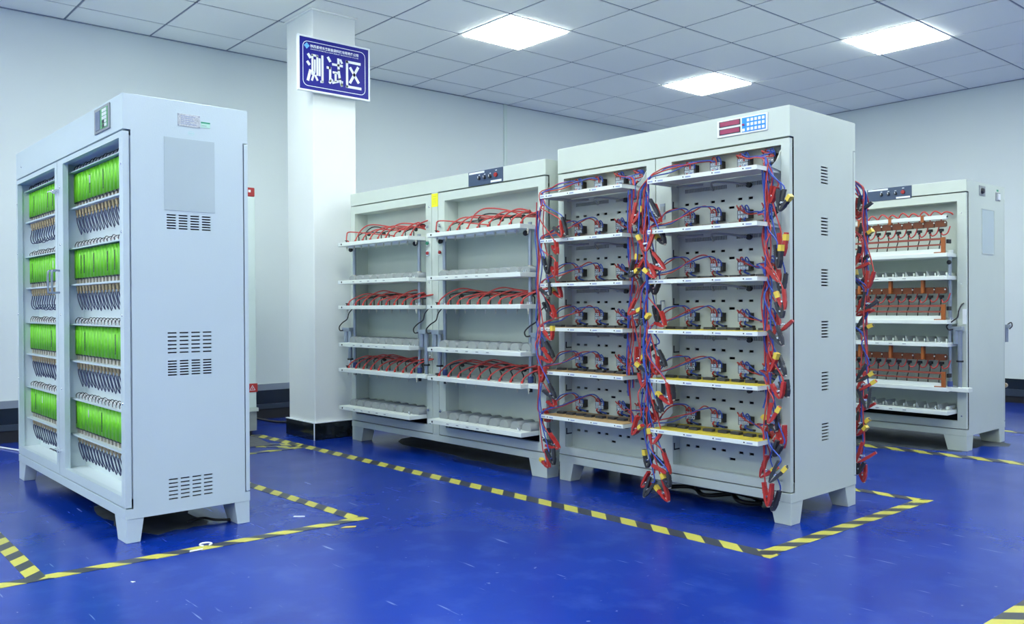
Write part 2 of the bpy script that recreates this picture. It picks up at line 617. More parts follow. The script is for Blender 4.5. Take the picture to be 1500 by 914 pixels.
tape((-6.02, 2.682), (-1.79, 2.806), 0.078, 'long striped floor tape running in front of the wire racks and past the column')
tape((-1.838, 2.78), (-1.838, 4.16), 0.062, 'striped floor tape crossing in front of the near end of the clip rack')
tape((-4.2, 4.12), (-1.86, 4.12), 0.062, 'striped floor tape behind the clip rack, mostly hidden')
tape((-5.2, 1.86), (-3.30, 1.948), 0.058, 'striped floor tape from white cabinet rear foot to the pointed corner')
tape((-3.318, -0.4), (-3.318, 1.985), 0.060, 'long striped floor tape passing in front of the white cabinet side')
tape((-3.30, 0.688), (-5.3, 0.688), 0.058, 'short striped floor tape at the lower left edge of the floor')
tape((-3.6, 5.425), (-1.2, 5.52), 0.095, 'striped floor tape in front of the orange-railed rack at right')
tape((-2.9, 6.815), (-1.2, 6.82), 0.06, 'thin striped floor tape beyond the orange-railed rack at far right')
tape((-0.975, 1.9), (-0.975, 5.0), 0.075, 'striped floor tape cut off by the lower right corner')
tape((-5.70, 2.485), (-5.36, 2.685), 0.05, 'upper slanting striped tape beside the grey-green cabinet foot')
tape((-5.60, 2.395), (-5.29, 2.64), 0.05, 'middle slanting striped tape beside the grey-green cabinet foot')
tape((-5.268, 2.15), (-5.268, 2.66), 0.05, 'striped tape crossing the slanting tapes near the column')
# ------------------------------------------------------------------ rack shell


class Fr:
    """a rack's own frame: x along its front (left to right), y into it, z up; origin = front left corner on the floor"""

    def __init__(s, o, th):
        s.o, s.th = o, th

    def w(s, x, y, z=0.0):
        c, n = math.cos(s.th), math.sin(s.th)
        return (s.o[0] + c * x - n * y, s.o[1] + n * x + c * y, z)


def frame_mb(x0, z0, x1, z1, a0, b0, a1, b1, y0, y1):
    m = MB()
    for y, fl in ((y0, False), (y1, True)):
        O = [(x0, y, z0), (x1, y, z0), (x1, y, z1), (x0, y, z1)]
        I = [(a0, y, b0), (a1, y, b0), (a1, y, b1), (a0, y, b1)]
        fs = [(i, (i + 1) % 4, 4 + (i + 1) % 4, 4 + i) for i in range(4)]
        m._add(O + I, [f[::-1] for f in fs] if fl else fs)
    for (q, fl) in (([(x0, z0), (x1, z0), (x1, z1), (x0, z1)], False), ([(a0, b0), (a1, b0), (a1, b1), (a0, b1)], True)):
        for i in range(4):
            p, r = q[i], q[(i + 1) % 4]
            f = [(p[0], y0, p[1]), (p[0], y1, p[1]), (r[0], y1, r[1]), (r[0], y0, r[1])]
            m.quad(*(f[::-1] if fl else f))
    return m


def foot_mb(sx, sy, wt, dt, wb, db, h=0.095):
    """tapered foot, outer corner at 0,0, growing toward +sx, +sy"""
    m = MB()
    vs = []
    for (z, w, d) in ((0, wb, db), (h, wt, dt)):
        vs += [(0, 0, z), (sx * w, 0, z), (sx * w, sy * d, z), (0, sy * d, z)]
    fs = [(3, 2, 1, 0), (4, 5, 6, 7), (0, 1, 5, 4), (1, 2, 6, 5), (2, 3, 7, 6), (3, 0, 4, 7)]
    if sx * sy < 0:
        fs = [f[::-1] for f in fs]
    return m._add(vs, fs)


def shell(root, W, D, T, paint, inner, doors, post, liners, yb, foot, vents=None, liner_holes=None):
    H = 1.634
    e_ = 0.0015
    MB().box(0, 0, H, W - e_, D, T).build('header', paint, root, bevel=0.002)
    MB().box(0, 0, 0.095, W - e_, D, 0.1345).build('base_rail', paint, root, bevel=0.002)
    MB().box(0, 0.029, 0.1345, 0.012, D - 0.022, H).build('side_panel', paint, root)
    sp = MB()
    rows = vents or []
    sp.holed(lambda u, v, w: (W - w, u, v), 0.029, D - 0.0225, rows, 0.0952, T - 0.001)
    for (ya, yb_) in ((0.0008, 0.029), (D - 0.0225, D - 0.0008)):
        sp.box(W - e_, ya, 0.0952, W, yb_, 0.1345)
        sp.box(W - e_, ya, H, W, yb_, T - 0.001)
    sp.quad((W, 0.029, T - 0.001), (W, D - 0.0225, T - 0.001), (W - e_, D - 0.0225, T), (W - e_, 0.029, T))
    sp.box(W - 0.03, 0.027, 0.1345, W - 0.0299, D - 0.022, H, 1) if False else None
    sp.build('side_panel', paint, root)
    MB().box(0.04, 0.2 if D > 0.5 else 0.18, 0.14, W - 0.05, D - 0.03, H - 0.01).build('inner_chassis', DARKIN, root)  # dark filler block, paints the unlit inside behind slots and gaps
    MB().box(0.02, 0.02, 0.0935, W - 0.02, D - 0.02, 0.0949).build('underside', DARKIN, root)  # dark bare-steel plate, added to deepen the shade below the rack
    rd = MB().box(0.0, D - 0.018, 0.1385, W, D, H - 0.004)
    rd.build('rear_door', paint, root, bevel=0.002)
    for (sx, x) in ((1, 0.002), (-1, W - 0.002)):
        for (sy, y) in ((1, 0.002), (-1, D - 0.002)):
            foot_mb(sx, sy, *foot).build('foot', paint, root, (x, y, 0), bevel=0.002)
    if post:
        MB().box(post[0], 0, 0.1345, post[1], 0.03, H).build('centre_post', paint, root)
    ds = []
    for (x0, x1, a0, a1, b0, b1) in doors:
        ds.append(frame_mb(x0, 0.140, x1, H - 0.007, a0, b0, a1, b1, 0, 0.0235).build('door', paint, root, bevel=0.0015))
    ls = []
    for i, (a0, a1, b0, b1) in enumerate(liners):
        m = MB()
        y0 = 0.0235
        if liner_holes:
            m.holed(lambda u, v, w: (u, yb + w, v), a0, a1, liner_holes[i], b0, b1)
        else:
            m.quad((a0, yb, b0), (a1, yb, b0), (a1, yb, b1), (a0, yb, b1))
        t = 0.004
        m.box(a0 - t, y0, b0 - t, a0, yb + t, b1 + t)
        m.box(a1, y0, b0 - t, a1 + t, yb + t, b1 + t)
        m.box(a0, y0, b0 - t, a1, yb, b0)
        m.box(a0, y0, b1, a1, yb, b1 + t)
        ls.append(m.build('compartment', inner, root))
    return ds, ls


def slot_rows(z0, z1, n, cols, hh):
    """n slot rows between z0 (top) and z1 (bottom)"""
    out = []
    for i in range(n):
        z = z0 + (z1 - z0) * i / (n - 1)
        out.append((z - hh / 2, z + hh / 2, list(cols)))
    return out


def screw(root, x, y, z, r=0.006, M=None):
    MB().cyl((0, 0, 0), (0, -0.002, 0), r, r * 0.8, 8).build('screw', M or CHROME, root, (x, y, z))


# ================================================================== white cabinet with the green cells (left)
FA = Fr((-5.3668, 1.0277), 0.01496)
WA, DA, TA = 1.795, 0.515, 1.775
A = thing('battery_cabinet', 'blue-white cabinet with eight shelves of bright green cells, nearest at left', 'cabinet', FA.w(0, 0), FA.th)
cols = [(0.168 + 0.0482 * k, 0.168 + 0.0482 * k + 0.037) for k in range(4)]
va = slot_rows(1.307, 1.253, 6, cols, 0.0055) + slot_rows(0.827, 0.747, 6, cols, 0.0055) + slot_rows(0.712, 0.656, 6, cols, 0.0055) + slot_rows(0.231, 0.152, 6, cols, 0.0055)
shell(A, WA, DA, TA, AW, mat('white_enamel_inner', (0.66, 0.745, 0.76), 0.4, var=0.012),
      [(0.003, 0.832, 0.030, 0.790, 0.180, 1.605), (0.838, 1.792, 0.930, 1.748, 0.180, 1.605)], None,
      [(0.014, 0.822, 0.176, 1.609), (0.872, 1.780, 0.176, 1.609)], 0.105,
      (0.145, 0.068, 0.105, 0.054), va)
# control panel on the header
pn = MB().box(0, -0.006, 0, 0.2, 0.0, 0.104).build('control_panel', GREY, A, (1.447, 0, 1.659), bevel=0.002)
MB().box(0.022, -0.008, 0.012, 0.085, -0.006, 0.09).build('screen', LCD, pn)
MB().box(0.088, -0.0075, 0.010, 0.182, -0.006, 0.092).build('keypad', KEYG, pn)
for r_ in range(5):
    for c_ in range(2):
        MB().box(0, -0.0095, 0, 0.026, -0.0075, 0.0115).build('key', PAPER if r_ > 1 or c_ == 1 else DARK, pn, (0.116 + 0.031 * c_, 0, 0.014 + 0.0155 * r_))
# side: nameplate, green sticker, stamp, document sleeve
np_ = MB().box(0, 0, 0, 0.0015, 0.093, 0.051).build('nameplate', PLATE, A, (WA, 0.215, 1.674), bevel=0.0005)
for (yy, zz) in ((0.004, 0.004), (0.089, 0.004), (0.004, 0.047), (0.089, 0.047)):
    MB().cyl((0.0015, yy, zz), (0.003, yy, zz), 0.003, n=6).build('rivet', STEEL, np_)
for k, (w_, z_) in enumerate(((0.06, 0.040), (0.05, 0.032), (0.055, 0.024), (0.04, 0.016), (0.066, 0.009))):
    MB().box(0.0015, 0.012, z_, 0.0018, 0.012 + w_, z_ + 0.003).build('print_line', PRINT, np_)
st = MB().box(0, 0, 0, 0.0012, 0.039, 0.023).build('inspection_sticker', mat('mint_sticker', (0.45, 0.72, 0.60), 0.5), A, (WA, 0.311, 1.679))
MB().box(0.0012, 0, 0.017, 0.0015, 0.039, 0.023).build('sticker_band', mat('sticker_green', (0.03, 0.33, 0.17), 0.5), st)
MB().box(0.0012, 0.004, 0.006, 0.0015, 0.024, 0.008).build('print_line', GREY, st)
em = MB()
for k in range(20):
    t0, t1 = 2 * PI * k / 20, 2 * PI * (k + 1) / 20
    em.quad(*[(0.0008, 0.013 * f * math.cos(t), 0.009 * f * math.sin(t)) for (f, t) in ((1, t0), (1, t1), (0.86, t1), (0.86, t0))])
em.box(0, -0.008, -0.0012, 0.0008, 0.008, 0.0012)
em.build('stamp', mat('faint_green_ink', (0.42, 0.68, 0.64), 0.5), A, (WA + 0.0004, 0.27, 1.648))
MB().box(0, 0, 0, 0.0015, 0.209, 0.297).build('document_sleeve', FILM, A, (WA, 0.159, 1.326), bevel=0.0005)
# door furniture
for xx in (0.808, 0.858):
    for zz in (1.485, 0.255):
        la = MB().cyl((0, 0, 0), (0, -0.012, 0), 0.009, n=10).cyl((0, -0.012, 0), (0, -0.020, 0), 0.006, n=8).build('lock', CHROME, A, (xx, 0, zz))
        MB().tube([(-0.004, -0.018, 0), (-0.02, -0.026, 0.004), (-0.038, -0.026, 0.002)], 0.003).build('key', CHROME if zz > 1 else DARK, la)
    MB().tube([(0, 0, 0), (0, -0.028, 0), (0, -0.034, 0.012), (0, -0.034, 0.09), (0, -0.028, 0.104), (0, 0, 0.104)], 0.005, 6).build('pull_handle', STEEL, A, (xx - 0.012 + (0.02 if xx > 0.83 else 0), 0, 1.005))
for zz in (0.55, 0.90, 1.23, 1.50):
    for xx in (0.018, 0.878, 1.768):
        screw(A, xx, 0, zz, 0.005)
screw(A, 0.12, 0, 1.69, 0.006)

upz, loz = (1.573, 1.213, 0.857, 0.506), (1.403, 1.044, 0.686, 0.338)
pin_me = MB().cyl((0, 0, 0), (0, 0, -0.010), 0.010, n=8).cyl((0, 0, -0.010), (0, 0, -0.026), 0.008, n=8).cyl((0, 0, -0.026), (0, 0, -0.038), 0.0045, n=6).mesh('contact_pin', BRASS)


def under_wires(side):
    out = []
    for k in range(4):
        random.seed(k + 10 * side)
        j = lambda s: random.uniform(-s, s)
        w_ = -0.055 - 0.03 * (k % 2)
        if side:
            p = [(0, 0, -0.036), (0.005 + j(0.002), 0.0, -0.058), (0.020 + j(0.004), 0.004, -0.088), (0.036 + j(0.005), 0.010, -0.114 + j(0.006))]
            p2 = [(0.004, 0.004, -0.036), (0.016 + j(0.003), 0.008, -0.062), (0.032 + j(0.004), 0.012, -0.10), (0.037, 0.012, -0.112)]
        else:
            p = [(0, 0, -0.036), (-0.002, 0, -0.05), (-0.016 + j(0.004), -0.002, -0.080), (-0.008 + j(0.006), 0.004, -0.104 + j(0.006)), (0.030, 0.014, -0.106 + j(0.006)), (0.052, 0.022, -0.086)]
        m_ = MB().tube(p, 0.0025, 5, 4)
        if side:
            m_.tube(p2, 0.0022, 5, 4)
        out.append(m_.mesh('contact_wire', NAVY))
    return out


def loops():
    out = []
    for k in range(3):
        random.seed(50 + k)
        j = lambda s: random.uniform(-s, s)
        m = MB().tube([(0, -0.004, 0), (0.004 + j(0.004), -0.006, 0.016), (0.016 + j(0.004), 0.004, 0.028 + j(0.005)), (0.030, 0.016, 0.016), (0.030, 0.022, 0.0)], 0.0019, 5, 4)
        m.tube([(0.008, -0.004, 0), (0.012, -0.004, 0.012), (0.024 + j(0.004), 0.006, 0.022 + j(0.004)), (0.036, 0.02, 0.0)], 0.0019, 5, 4, 1)
        out.append(m.mesh('sense_lead', [BLACK, mat('white_wire', (0.7, 0.66, 0.66), 0.4)]))
    return out


WV = [under_wires(0), under_wires(1)]
LV = loops()


def rounded(w, d, r, n=3):
    P = []
    for (cx, cy, a0) in ((w / 2 - r, d / 2 - r, 0), (-w / 2 + r, d / 2 - r, PI / 2), (-w / 2 + r, -d / 2 + r, PI), (w / 2 - r, -d / 2 + r, 1.5 * PI)):
        for k in range(n + 1):
            t = a0 + PI / 2 * k / n
            P.append((cx + r * math.cos(t), cy + r * math.sin(t)))
    return P


cell = MB().prism(rounded(0.0462, 0.044, 0.014), 0.001, 0.131, 'z', sm=True)
cell.prism(rounded(0.040, 0.038, 0.012), 0.0, 0.133, 'z')
cell = cell.mesh('battery_cell', GREEN)
tabm = MB().box(-0.011, -0.014, -0.027, 0.011, 0.012, 0.0).box(-0.018, -0.018, -0.006, 0.018, 0.016, 0.0, 1).mesh('terminal_tab', [NICKEL, DARK])
code = MB().box(-0.006, -0.0003, 0.0, 0.006, 0.0003, 0.085).mesh('printed_code', STAMP)
bar = MB().box(-0.007, -0.0004, 0, 0.007, 0.0004, 0.034)
for k in range(5):
    bar.box(-0.004, -0.0008, 0.004 + k * 0.006, 0.004, -0.0004, 0.006 + k * 0.006, 1)
bar = bar.mesh('barcode_label', [PAPER, GREY])
PR = {('right', 0): (5, 9), ('right', 1): (2, 3, 6, 10, 12), ('right', 2): (3, 12), ('right', 3): (0, 8), ('left', 0): (2, 8, 10), ('left', 1): (1,), ('left', 2): (9,), ('left', 3): (2, 11)}
BC = {('right', 0): (5,), ('right', 3): (4,), ('left', 1): (10,), ('left', 3): (5,)}
NTH = ['top', 'second', 'third', 'lowest']
for side, bx0, n_, pitch, x0, x1 in (('left', 0.038, 12, 0.0476, 0.014, 0.822), ('right', 0.908, 14, 0.0490, 0.872, 1.780)):
    for r_ in range(4):
        zu, zl = upz[r_], loz[r_]
        pu = MB().box(x0, 0.040, zu - 0.006, x1, 0.105, zu)
        pu = pu.build('upper_shelf', AW, A)
        pl = MB().box(x0, 0.040, zl - 0.008, x1, 0.105, zl).build('lower_shelf', AW, A)
        for k in range(n_):
            x = bx0 + pitch * k
            put('contact_pin', pin_me, pl, (x, 0.070, zl - 0.008))
            put('contact_wire', WV[1 if (side == 'right' or r_ > 1) else 0][random.randrange(4)], pl, (x, 0.066, zl - 0.008))
            put('sense_lead', LV[random.randrange(3)], pu, (x, 0.062, zu))
            random.seed(r_ * 100 + k + (1000 if side == 'left' else 0))
            lab = 'bright green cell, %s from left, %s row of %s bay, blue-white cabinet' % (ORD[k + 1], NTH[r_], side)
            o = put('battery_cell', cell, None, FA.w(x, 0.078, zl + 0.0275), FA.th + random.uniform(-0.03, 0.03))
            tag(o, lab, 'battery', 'green cells in the blue-white cabinet')
            put('terminal_tab', tabm, o)
            if k in PR.get((side, r_), ()):
                put('printed_code', code, o, (0.003, -0.0227, 0.02))
            if k in BC.get((side, r_), ()):
                put('barcode_label', bar, o, (0.003, -0.0229, 0.066))

# ================================================================== the two press racks (cream, lifting shelves)
ZB = (1.369, 1.111, 0.939, 0.684, 0.511, 0.252)
ZD = (1.247, 1.104, 0.827, 0.684, 0.405, 0.257)


def press_shell(root, W, D, T):
    op = [(0.055, 0.872), (1.062, 1.880)]
    shell(root, W, D, T, CR, CRD,
          [(0.003, 0.930, op[0][0], op[0][1], 0.188, 1.576), (1.000, W - 0.003, op[1][0], op[1][1], 0.188, 1.576)], (0.934, 0.996),
          [(op[0][0], op[0][1], 0.238, 1.576), (op[1][0], op[1][1], 0.238, 1.576)], 0.105,
          (0.142, 0.10, 0.117, 0.085))
    for (xx, zs) in ((0.905, (1.55, 1.08, 0.62, 0.20)), (1.905, (1.50, 1.05, 0.65, 0.22)), (1.025, (0.62,))):
        for zz in zs:
            screw(root, xx, 0, zz, 0.006)
    return op


def slate(root, x, z):
    p = MB().box(0, -0.004, 0, 0.302, 0.001, 0.083).build('control_panel', SLATE, root, (x, 0, z), bevel=0.001)
    MB().box(0.008, -0.005, 0.068, 0.145, -0.004, 0.079).build('label_strip', PAPER, p)
    MB().box(0.20, -0.005, 0.004, 0.292, -0.004, 0.016).build('label_strip', PAPER, p)
    for xx in (0.10, 0.148, 0.196):
        k = MB().cyl((0, -0.004, 0), (0, -0.016, 0), 0.011, 0.009, 12).build('knob', DARK, p, (xx, 0, 0.040))
        MB().box(-0.0015, -0.0175, -0.002, 0.0015, -0.016, 0.010).build('pointer', PAPER, k)
        MB().box(-0.006, -0.005, 0.016, 0.006, -0.004, 0.020).build('print_line', PAPER, k)
    b = MB().cyl((0, -0.004, 0), (0, -0.008, 0), 0.010, 0.010, 14).cyl((0, -0.008, 0), (0, -0.014, 0), 0.014, 0.012, 14).build('stop_button', RBTN, p, (0.247, 0, 0.044))
    MB().box(-0.007, -0.005, 0.024, 0.007, -0.004, 0.028).build('print_line', PAPER, b)


def shelf_plate(root, a0, a1, z, y0=-0.13, y1=0.09, th=0.025):
    return MB().box(a0 - 0.012, y0, z - th, a1 - 0.008, y1, z).build('shelf', SHELF, root, bevel=0.002)


def cylinder(root, x, zb, zt, left, q=0.043):
    """air cylinder in front of a door stile"""
    s = -1 if left else 1
    c = MB().cyl((0, -0.042, zt - 0.11), (0, -0.042, zt - 0.024), 0.0195, n=14).build('air_cylinder', STEEL, root, (x, 0, 0))
    MB().box(-0.026, -0.066, zt - 0.026, q + 0.019, -0.018, zt).build('head_block', STEEL, c, bevel=0.002)
    MB().cyl((q, -0.042, zt - 0.215), (q, -0.042, zt - 0.024), 0.0145, n=12).build('barrel', STEEL, c)
    MB().cyl((q, -0.042, zt - 0.223), (q, -0.042, zt - 0.213), 0.021, n=12).build('collar', BLACK, c)
    MB().cyl((q, -0.042, zb), (q, -0.042, zt - 0.22), 0.008 if left else 0.012, n=10).build('piston_rod', CHROME if left else STEEL, c)
    MB().tube([(-0.01, -0.066, zt - 0.018), (-0.035, -0.075, zt - 0.02), (-0.045, -0.075, zt + 0.005), (-0.01, -0.07, zt + 0.035), (q * 0.6, -0.055, zt + 0.06), (q * 0.75, -0.045, zt + 0.10), (q * 1.1, -0.02, zt + 0.135), (q * 1.45, -0.004, zt + 0.145)], 0.0042, 6).build('air_hose', BLACK, c)


def rod(root, x, y, z0, z1, M=STEEL):
    g = MB().cyl((0, 0, z0), (0, 0, z1), 0.0115, n=12).build('guide_rod', M, root, (x, y, 0))
    MB().cyl((0, 0, z0 + 0.0), (0, 0, z0 + 0.035), 0.016, n=12).build('foot_collar', mat('blue_collar', (0.05, 0.08, 0.26), 0.4), g)
    return g


def press_bay(root, a0, a1, Z, npos, kind, full=True):
    """six shelves of one bay: 0,2,4 carry probes and wires, 1,3,5 carry cradles"""
    W_ = a1 - a0
    for i in range(6):
        z = Z[i]
        sh_ = shelf_plate(root, a0, a1, z)
        if i % 2 == 0:
            MB().cyl((0, 0, 0), (0, 0, 0.010), 0.005, n=8).cyl((0, 0, 0.010), (0, 0, 0.017), 0.006, 0.012, 8).build('thumb_knob', BLACK, sh_, (a0 + 0.035, -0.09, z))
        MB().cyl((0, -0.131, 0), (0, -0.133, 0), 0.006, n=8).build('bolt', BLACK, sh_, (a0 + 0.035, 0, z - 0.012))
        if not full:
            continue
        st_ = W_ / npos if kind == 'B' else 0.068
        off = 0.045 if kind == 'B' else W_ - 0.068 * npos + 0.0
        for k in range(npos):
            x = a0 + off + st_ * k
            if i % 2:
                if kind == 'B':
                    w2, hh = st_ * 0.385, (0.036, 0.042, 0.044)[i // 2]
                    prof = [(-w2, 0), (w2, 0)] + [(w2 * math.cos(PI * t / 8) if t not in (0, 8) else (w2 if t == 0 else -w2), hh * (0.35 + 0.65 * math.sin(PI * t / 8))) for t in range(0, 9)]
                    MB().prism(prof, -0.055, 0.075, 'y', sm=True).build('cell_cradle', CRAD, sh_, (x, 0, z))
                else:
                    m_ = MB().box(-0.030, -0.06, 0, 0.030, 0.07, 0.005)
                    m_.prism([(-0.030, 0.0), (-0.030, 0.034), (-0.024, 0.034), (-0.010, 0.005), (-0.010, 0.0)], -0.06, 0.07, 'y')
                    m_.box(0.022, -0.06, 0.0, 0.030, 0.07, 0.022, 1)
                    m_.build('cell_cradle', [GREYL, SHELF], sh_, (x, 0, z))
        if i % 2:
            # loose nickel clips and a nut block near the right end, small printed marks on the lip
            random.seed(i)
            cb = MB()
            for q in range(5):
                xx, yy = a1 - 0.02 - 0.022 * q, random.uniform(-0.09, -0.02)
                cb.cyl((xx, yy, z), (xx + random.uniform(-0.01, 0.01), yy, z + random.uniform(0.006, 0.014)), 0.005, n=6)
            cb.build('connector_cluster', CHROME, sh_)
            for q in range(5):
                MB().box(0, -0.1312, 0, 0.022, -0.130, 0.005).build('print_mark', GREY, sh_, (a0 + 0.17 + 0.09 * q, 0, z - 0.015))
        elif kind == 'B':
            pr = MB()
            for k in range(npos + 1):
                x = a0 + 0.02 + st_ * k * 0.97
                MB().cyl((0, 0, -0.025), (0, 0, -0.038), 0.006, n=8).cyl((0, 0, -0.038), (0, 0, -0.052), 0.003, n=6).build('probe_pin', mat('pale_probe', (0.62, 0.60, 0.50), 0.4), sh_, (x, -0.075, z))
                if k < npos - 1 and i == 0:
                    MB().box(0, 0, -0.037, 0.055, 0.03, -0.025).build('probe_block', PAPER, sh_, (x + 0.035, -0.09, z))
            for k in range(npos):
                random.seed(i * 37 + k * 5 + int(a0 * 10))
                j = lambda s: random.uniform(-s, s)
                x = a0 + 0.045 + st_ * k
                xe = min(x + 0.34 + j(0.08), a1 - 0.065)
                hz = (0.105 if k in (1, 3) and i != 2 else 0.080) + j(0.02)
                lean = 0.10 if i else 0.05
                if i == 0 and k == 0:
                    p = [(x - 0.02, -0.085, z), (x - 0.022, -0.08, z + 0.05), (x - 0.012, -0.07, z + 0.075), (x + 0.10, -0.04, z + 0.065), (xe, 0.02, z + 0.03)]
                else:
                    p = [(x, -0.085, z), (x + 0.012, -0.08, z + 0.03), (x + lean * 0.6, -0.05, z + hz * 0.75), (x + lean + 0.04, -0.02, z + hz), (min(x + 0.22, a1 - 0.09), 0.02, z + hz * 0.86), (xe, 0.05, z + 0.062 + j(0.012))]
                MB().tube(p, 0.0043, 6, 5).build('red_hose', REDW, sh_)
                MB().cyl((x, -0.085, z), (x, -0.083, z + 0.014), 0.0075, n=8).build('ferrule', RED, sh_)
                if k % 3 != 2 or i:
                    xb = x + 0.035
                    p = [(xb, -0.02, z), (xb - 0.006, -0.015, z + 0.035), (xb - 0.03, 0.0, z + hz * 0.62), (xb + 0.03, 0.03, z + hz * 0.85 + j(0.01)), (min(xb + 0.2, a1 - 0.06), 0.06, z + 0.065 + j(0.01))]
                    MB().tube(p, 0.0038, 6, 4).build('black_wire', BLACK, sh_)
                if k % 2 == 0:
                    MB().ball((x + 0.075, 0.035, z + 0.058 + j(0.008)), 0.014, 8, 0, 0.8).build('plug', BLACK, sh_)
        else:
            # red-brown rails, bakelite blocks with black caps, red loops, black leads
            x0, x1 = a0 + 0.01, a1 - 0.035
            MB().box(x0, -0.118, z, x1, -0.095, z + 0.026).build('white_bar', SHELF, sh_, bevel=0.001)
            for (zz, hh) in ((0.047, 0.010), (0.082, 0.013)):
                MB().box(x0, -0.122, z + zz, x1 + 0.006, -0.112, z + zz + hh).build('clamp_rail', RAIL, sh_)
            MB().box(x1 - 0.012, -0.126, z + 0.0, x1 + 0.010, -0.108, z + 0.098).box(x1 - 0.055, -0.128, z, x1 + 0.010, -0.108, z + 0.006).build('rail_bracket', ORANGE, sh_)
            MB().box(x1 + 0.010, -0.10, z + 0.06, x1 + 0.024, -0.06, z + 0.085).build('rail_end', BLACK, sh_)
            if i == 0:
                MB().box(x0, -0.105, z + 0.213, x1 + 0.012, -0.085, z + 0.238).build('top_bar', SHELF, sh_, bevel=0.001)
                MB().cyl((x1 + 0.012, -0.095, z + 0.228), (x1 + 0.018, -0.095, z + 0.228), 0.006, n=8).build('bolt', BLACK, sh_)
            for q, xx in enumerate((x1 - 0.135, x1 - 0.345, x1 - 0.555)):
                MB().box(xx - 0.009, -0.110, z + (0.20 if i == 0 else 0.17), xx + 0.009, -0.083, z + (0.245 if i == 0 else 0.262)).build('hanger', ORANGE, sh_)
            for k in range(npos):
                x = a0 + off + st_ * k
                if x > x1:
                    continue
                prof = [(-0.031, 0.172), (-0.024, 0.166), (0.024, 0.166), (0.031, 0.172), (0.031, 0.196), (0.024, 0.206), (-0.024, 0.206), (-0.031, 0.196)]
                MB().prism(prof, -0.09, -0.055, 'y').build('terminal_block', BROWN, sh_, (x, 0, z))
                MB().cyl((x + 0.033, -0.09, z + 0.192), (x + 0.033, -0.095, z + 0.192), 0.0045, n=6).build('terminal_screw', SHELF, sh_)
                MB().prism(rounded(0.034, 0.03, 0.01, 2), 0.140, 0.156, 'z').cyl((0, 0, 0.128), (0, 0, 0.140), 0.008, n=8).build('cap', BLACK, sh_, (x - 0.006, -0.06, z))
                random.seed(k + i * 20)
                j = lambda s: random.uniform(-s, s)
                MB().tube([(x - 0.006, -0.06, z + 0.13), (x - 0.008 + j(0.006), -0.055, z + 0.09), (x - 0.02 + j(0.006), -0.05, z + 0.045), (x - 0.024, -0.05, z)], 0.0036, 6).build('black_lead', BLACK, sh_)
                MB().tube([(x + 0.0, -0.065, z + 0.128), (x + 0.012, -0.07, z + 0.112 + j(0.004)), (x + 0.04, -0.075, z + 0.125), (x + 0.055, -0.07, z + 0.168)], 0.0042, 6).build('red_lead', REDW, sh_)
                if i == 0:
                    MB().tube([(x, -0.07, z + 0.205), (x + 0.004, -0.075, z + 0.243), (x + 0.03, -0.075, z + 0.258 + abs(j(0.018))), (x + 0.062, -0.072, z + 0.25 + j(0.006)), (x + 0.072, -0.07, z + 0.238)], 0.0048, 6).build('red_loop', REDW, sh_)


# ---- rack with red hoses
FB = Fr((-5.3463, 3.0939), 0.03582)
WB, DB, TB = 1.937, 0.60, 1.718
B = thing('test_rack', 'cream two-bay rack with red hoses arching on its shelves, beside the white column', 'rack', FB.w(0, 0), FB.th)
opB = press_shell(B, WB, DB, TB)
slate(B, 1.296, 1.634)
for (a0, a1) in opB:
    press_bay(B, a0, a1, ZB, 9, 'B')
    for xx in (a0 + 0.022, a1 - 0.045):
        g = rod(B, xx, -0.02, 0.511, 1.385)
        for zz in (1.111,):
            MB().cyl((0, 0, zz), (0, 0, zz + 0.04), 0.016, n=10).build('bushing', NICKEL, g)
        MB().cyl((0, 0, 1.0), (0, 0, 1.0001), 0.001, n=3) if False else None
        MB().ball((-0.012, -0.022, 1.325), 0.016, 10).build('stop_knob', BLACK, g)
        MB().cyl((0, 0, 0.939), (0, 0, 0.951), 0.024, n=12).build('flange', CHROME, g)
        MB().cyl((0, 0, 0.46), (0, 0, 0.486), 0.01, n=8).build('end_nut', BLACK, g)
    cylinder(B, a0 - 0.045, ZB[4], 0.786, True)
    cylinder(B, a1 + 0.012, ZB[4], 0.786, False)
    MB().box(a1 - 0.008, -0.075, ZB[4] - 0.025, a1 + 0.085, -0.01, ZB[4]).build('shelf_tab', SHELF, B, bevel=0.002)
    MB().cyl((a0 - 0.03, -0.04, ZB[4]), (a0 - 0.03, -0.04, ZB[4] + 0.012), 0.012, n=10).build('end_nut', BLACK, B)
for (xx, grn) in ((0.897, 1), (1.022, 1)):
    for (zz, M_, nm) in ((1.324, GBTN, 'green_push_button'), (1.262, RBTN, 'red_push_button')):
        b = MB().cyl((0, 0, 0), (0, -0.008, 0), 0.0175, n=14).build('push_button', CHROME, B, (xx, 0, zz))
        MB().cyl((0, -0.008, 0), (0, -0.014, 0), 0.0115, 0.010, 14).build('button_cap', M_, b)
    for zz in (1.427, 0.285):
        la = MB().cyl((0, 0, 0), (0, -0.01, 0), 0.011, n=10).build('lock', CHROME, B, (xx, 0, zz))
        MB().tube([(-0.012, -0.012, -0.006), (0, -0.018, 0.0), (0.014, -0.016, 0.008)], 0.004).build('key', CHROME, la)
tg = MB().box(0, -0.0012, 0, 0.064, 0, 0.082).build('yellow_tag', TAGY, B, (0.934, 0, 1.546))
for zz in (0.064, 0.052, 0.044, 0.034, 0.025, 0.016):
    MB().box(0.012, -0.0016, zz, 0.05, -0.0012, zz + 0.002).build('print_line', mat('tag_print', (0.5, 0.48, 0.04), 0.6), tg)

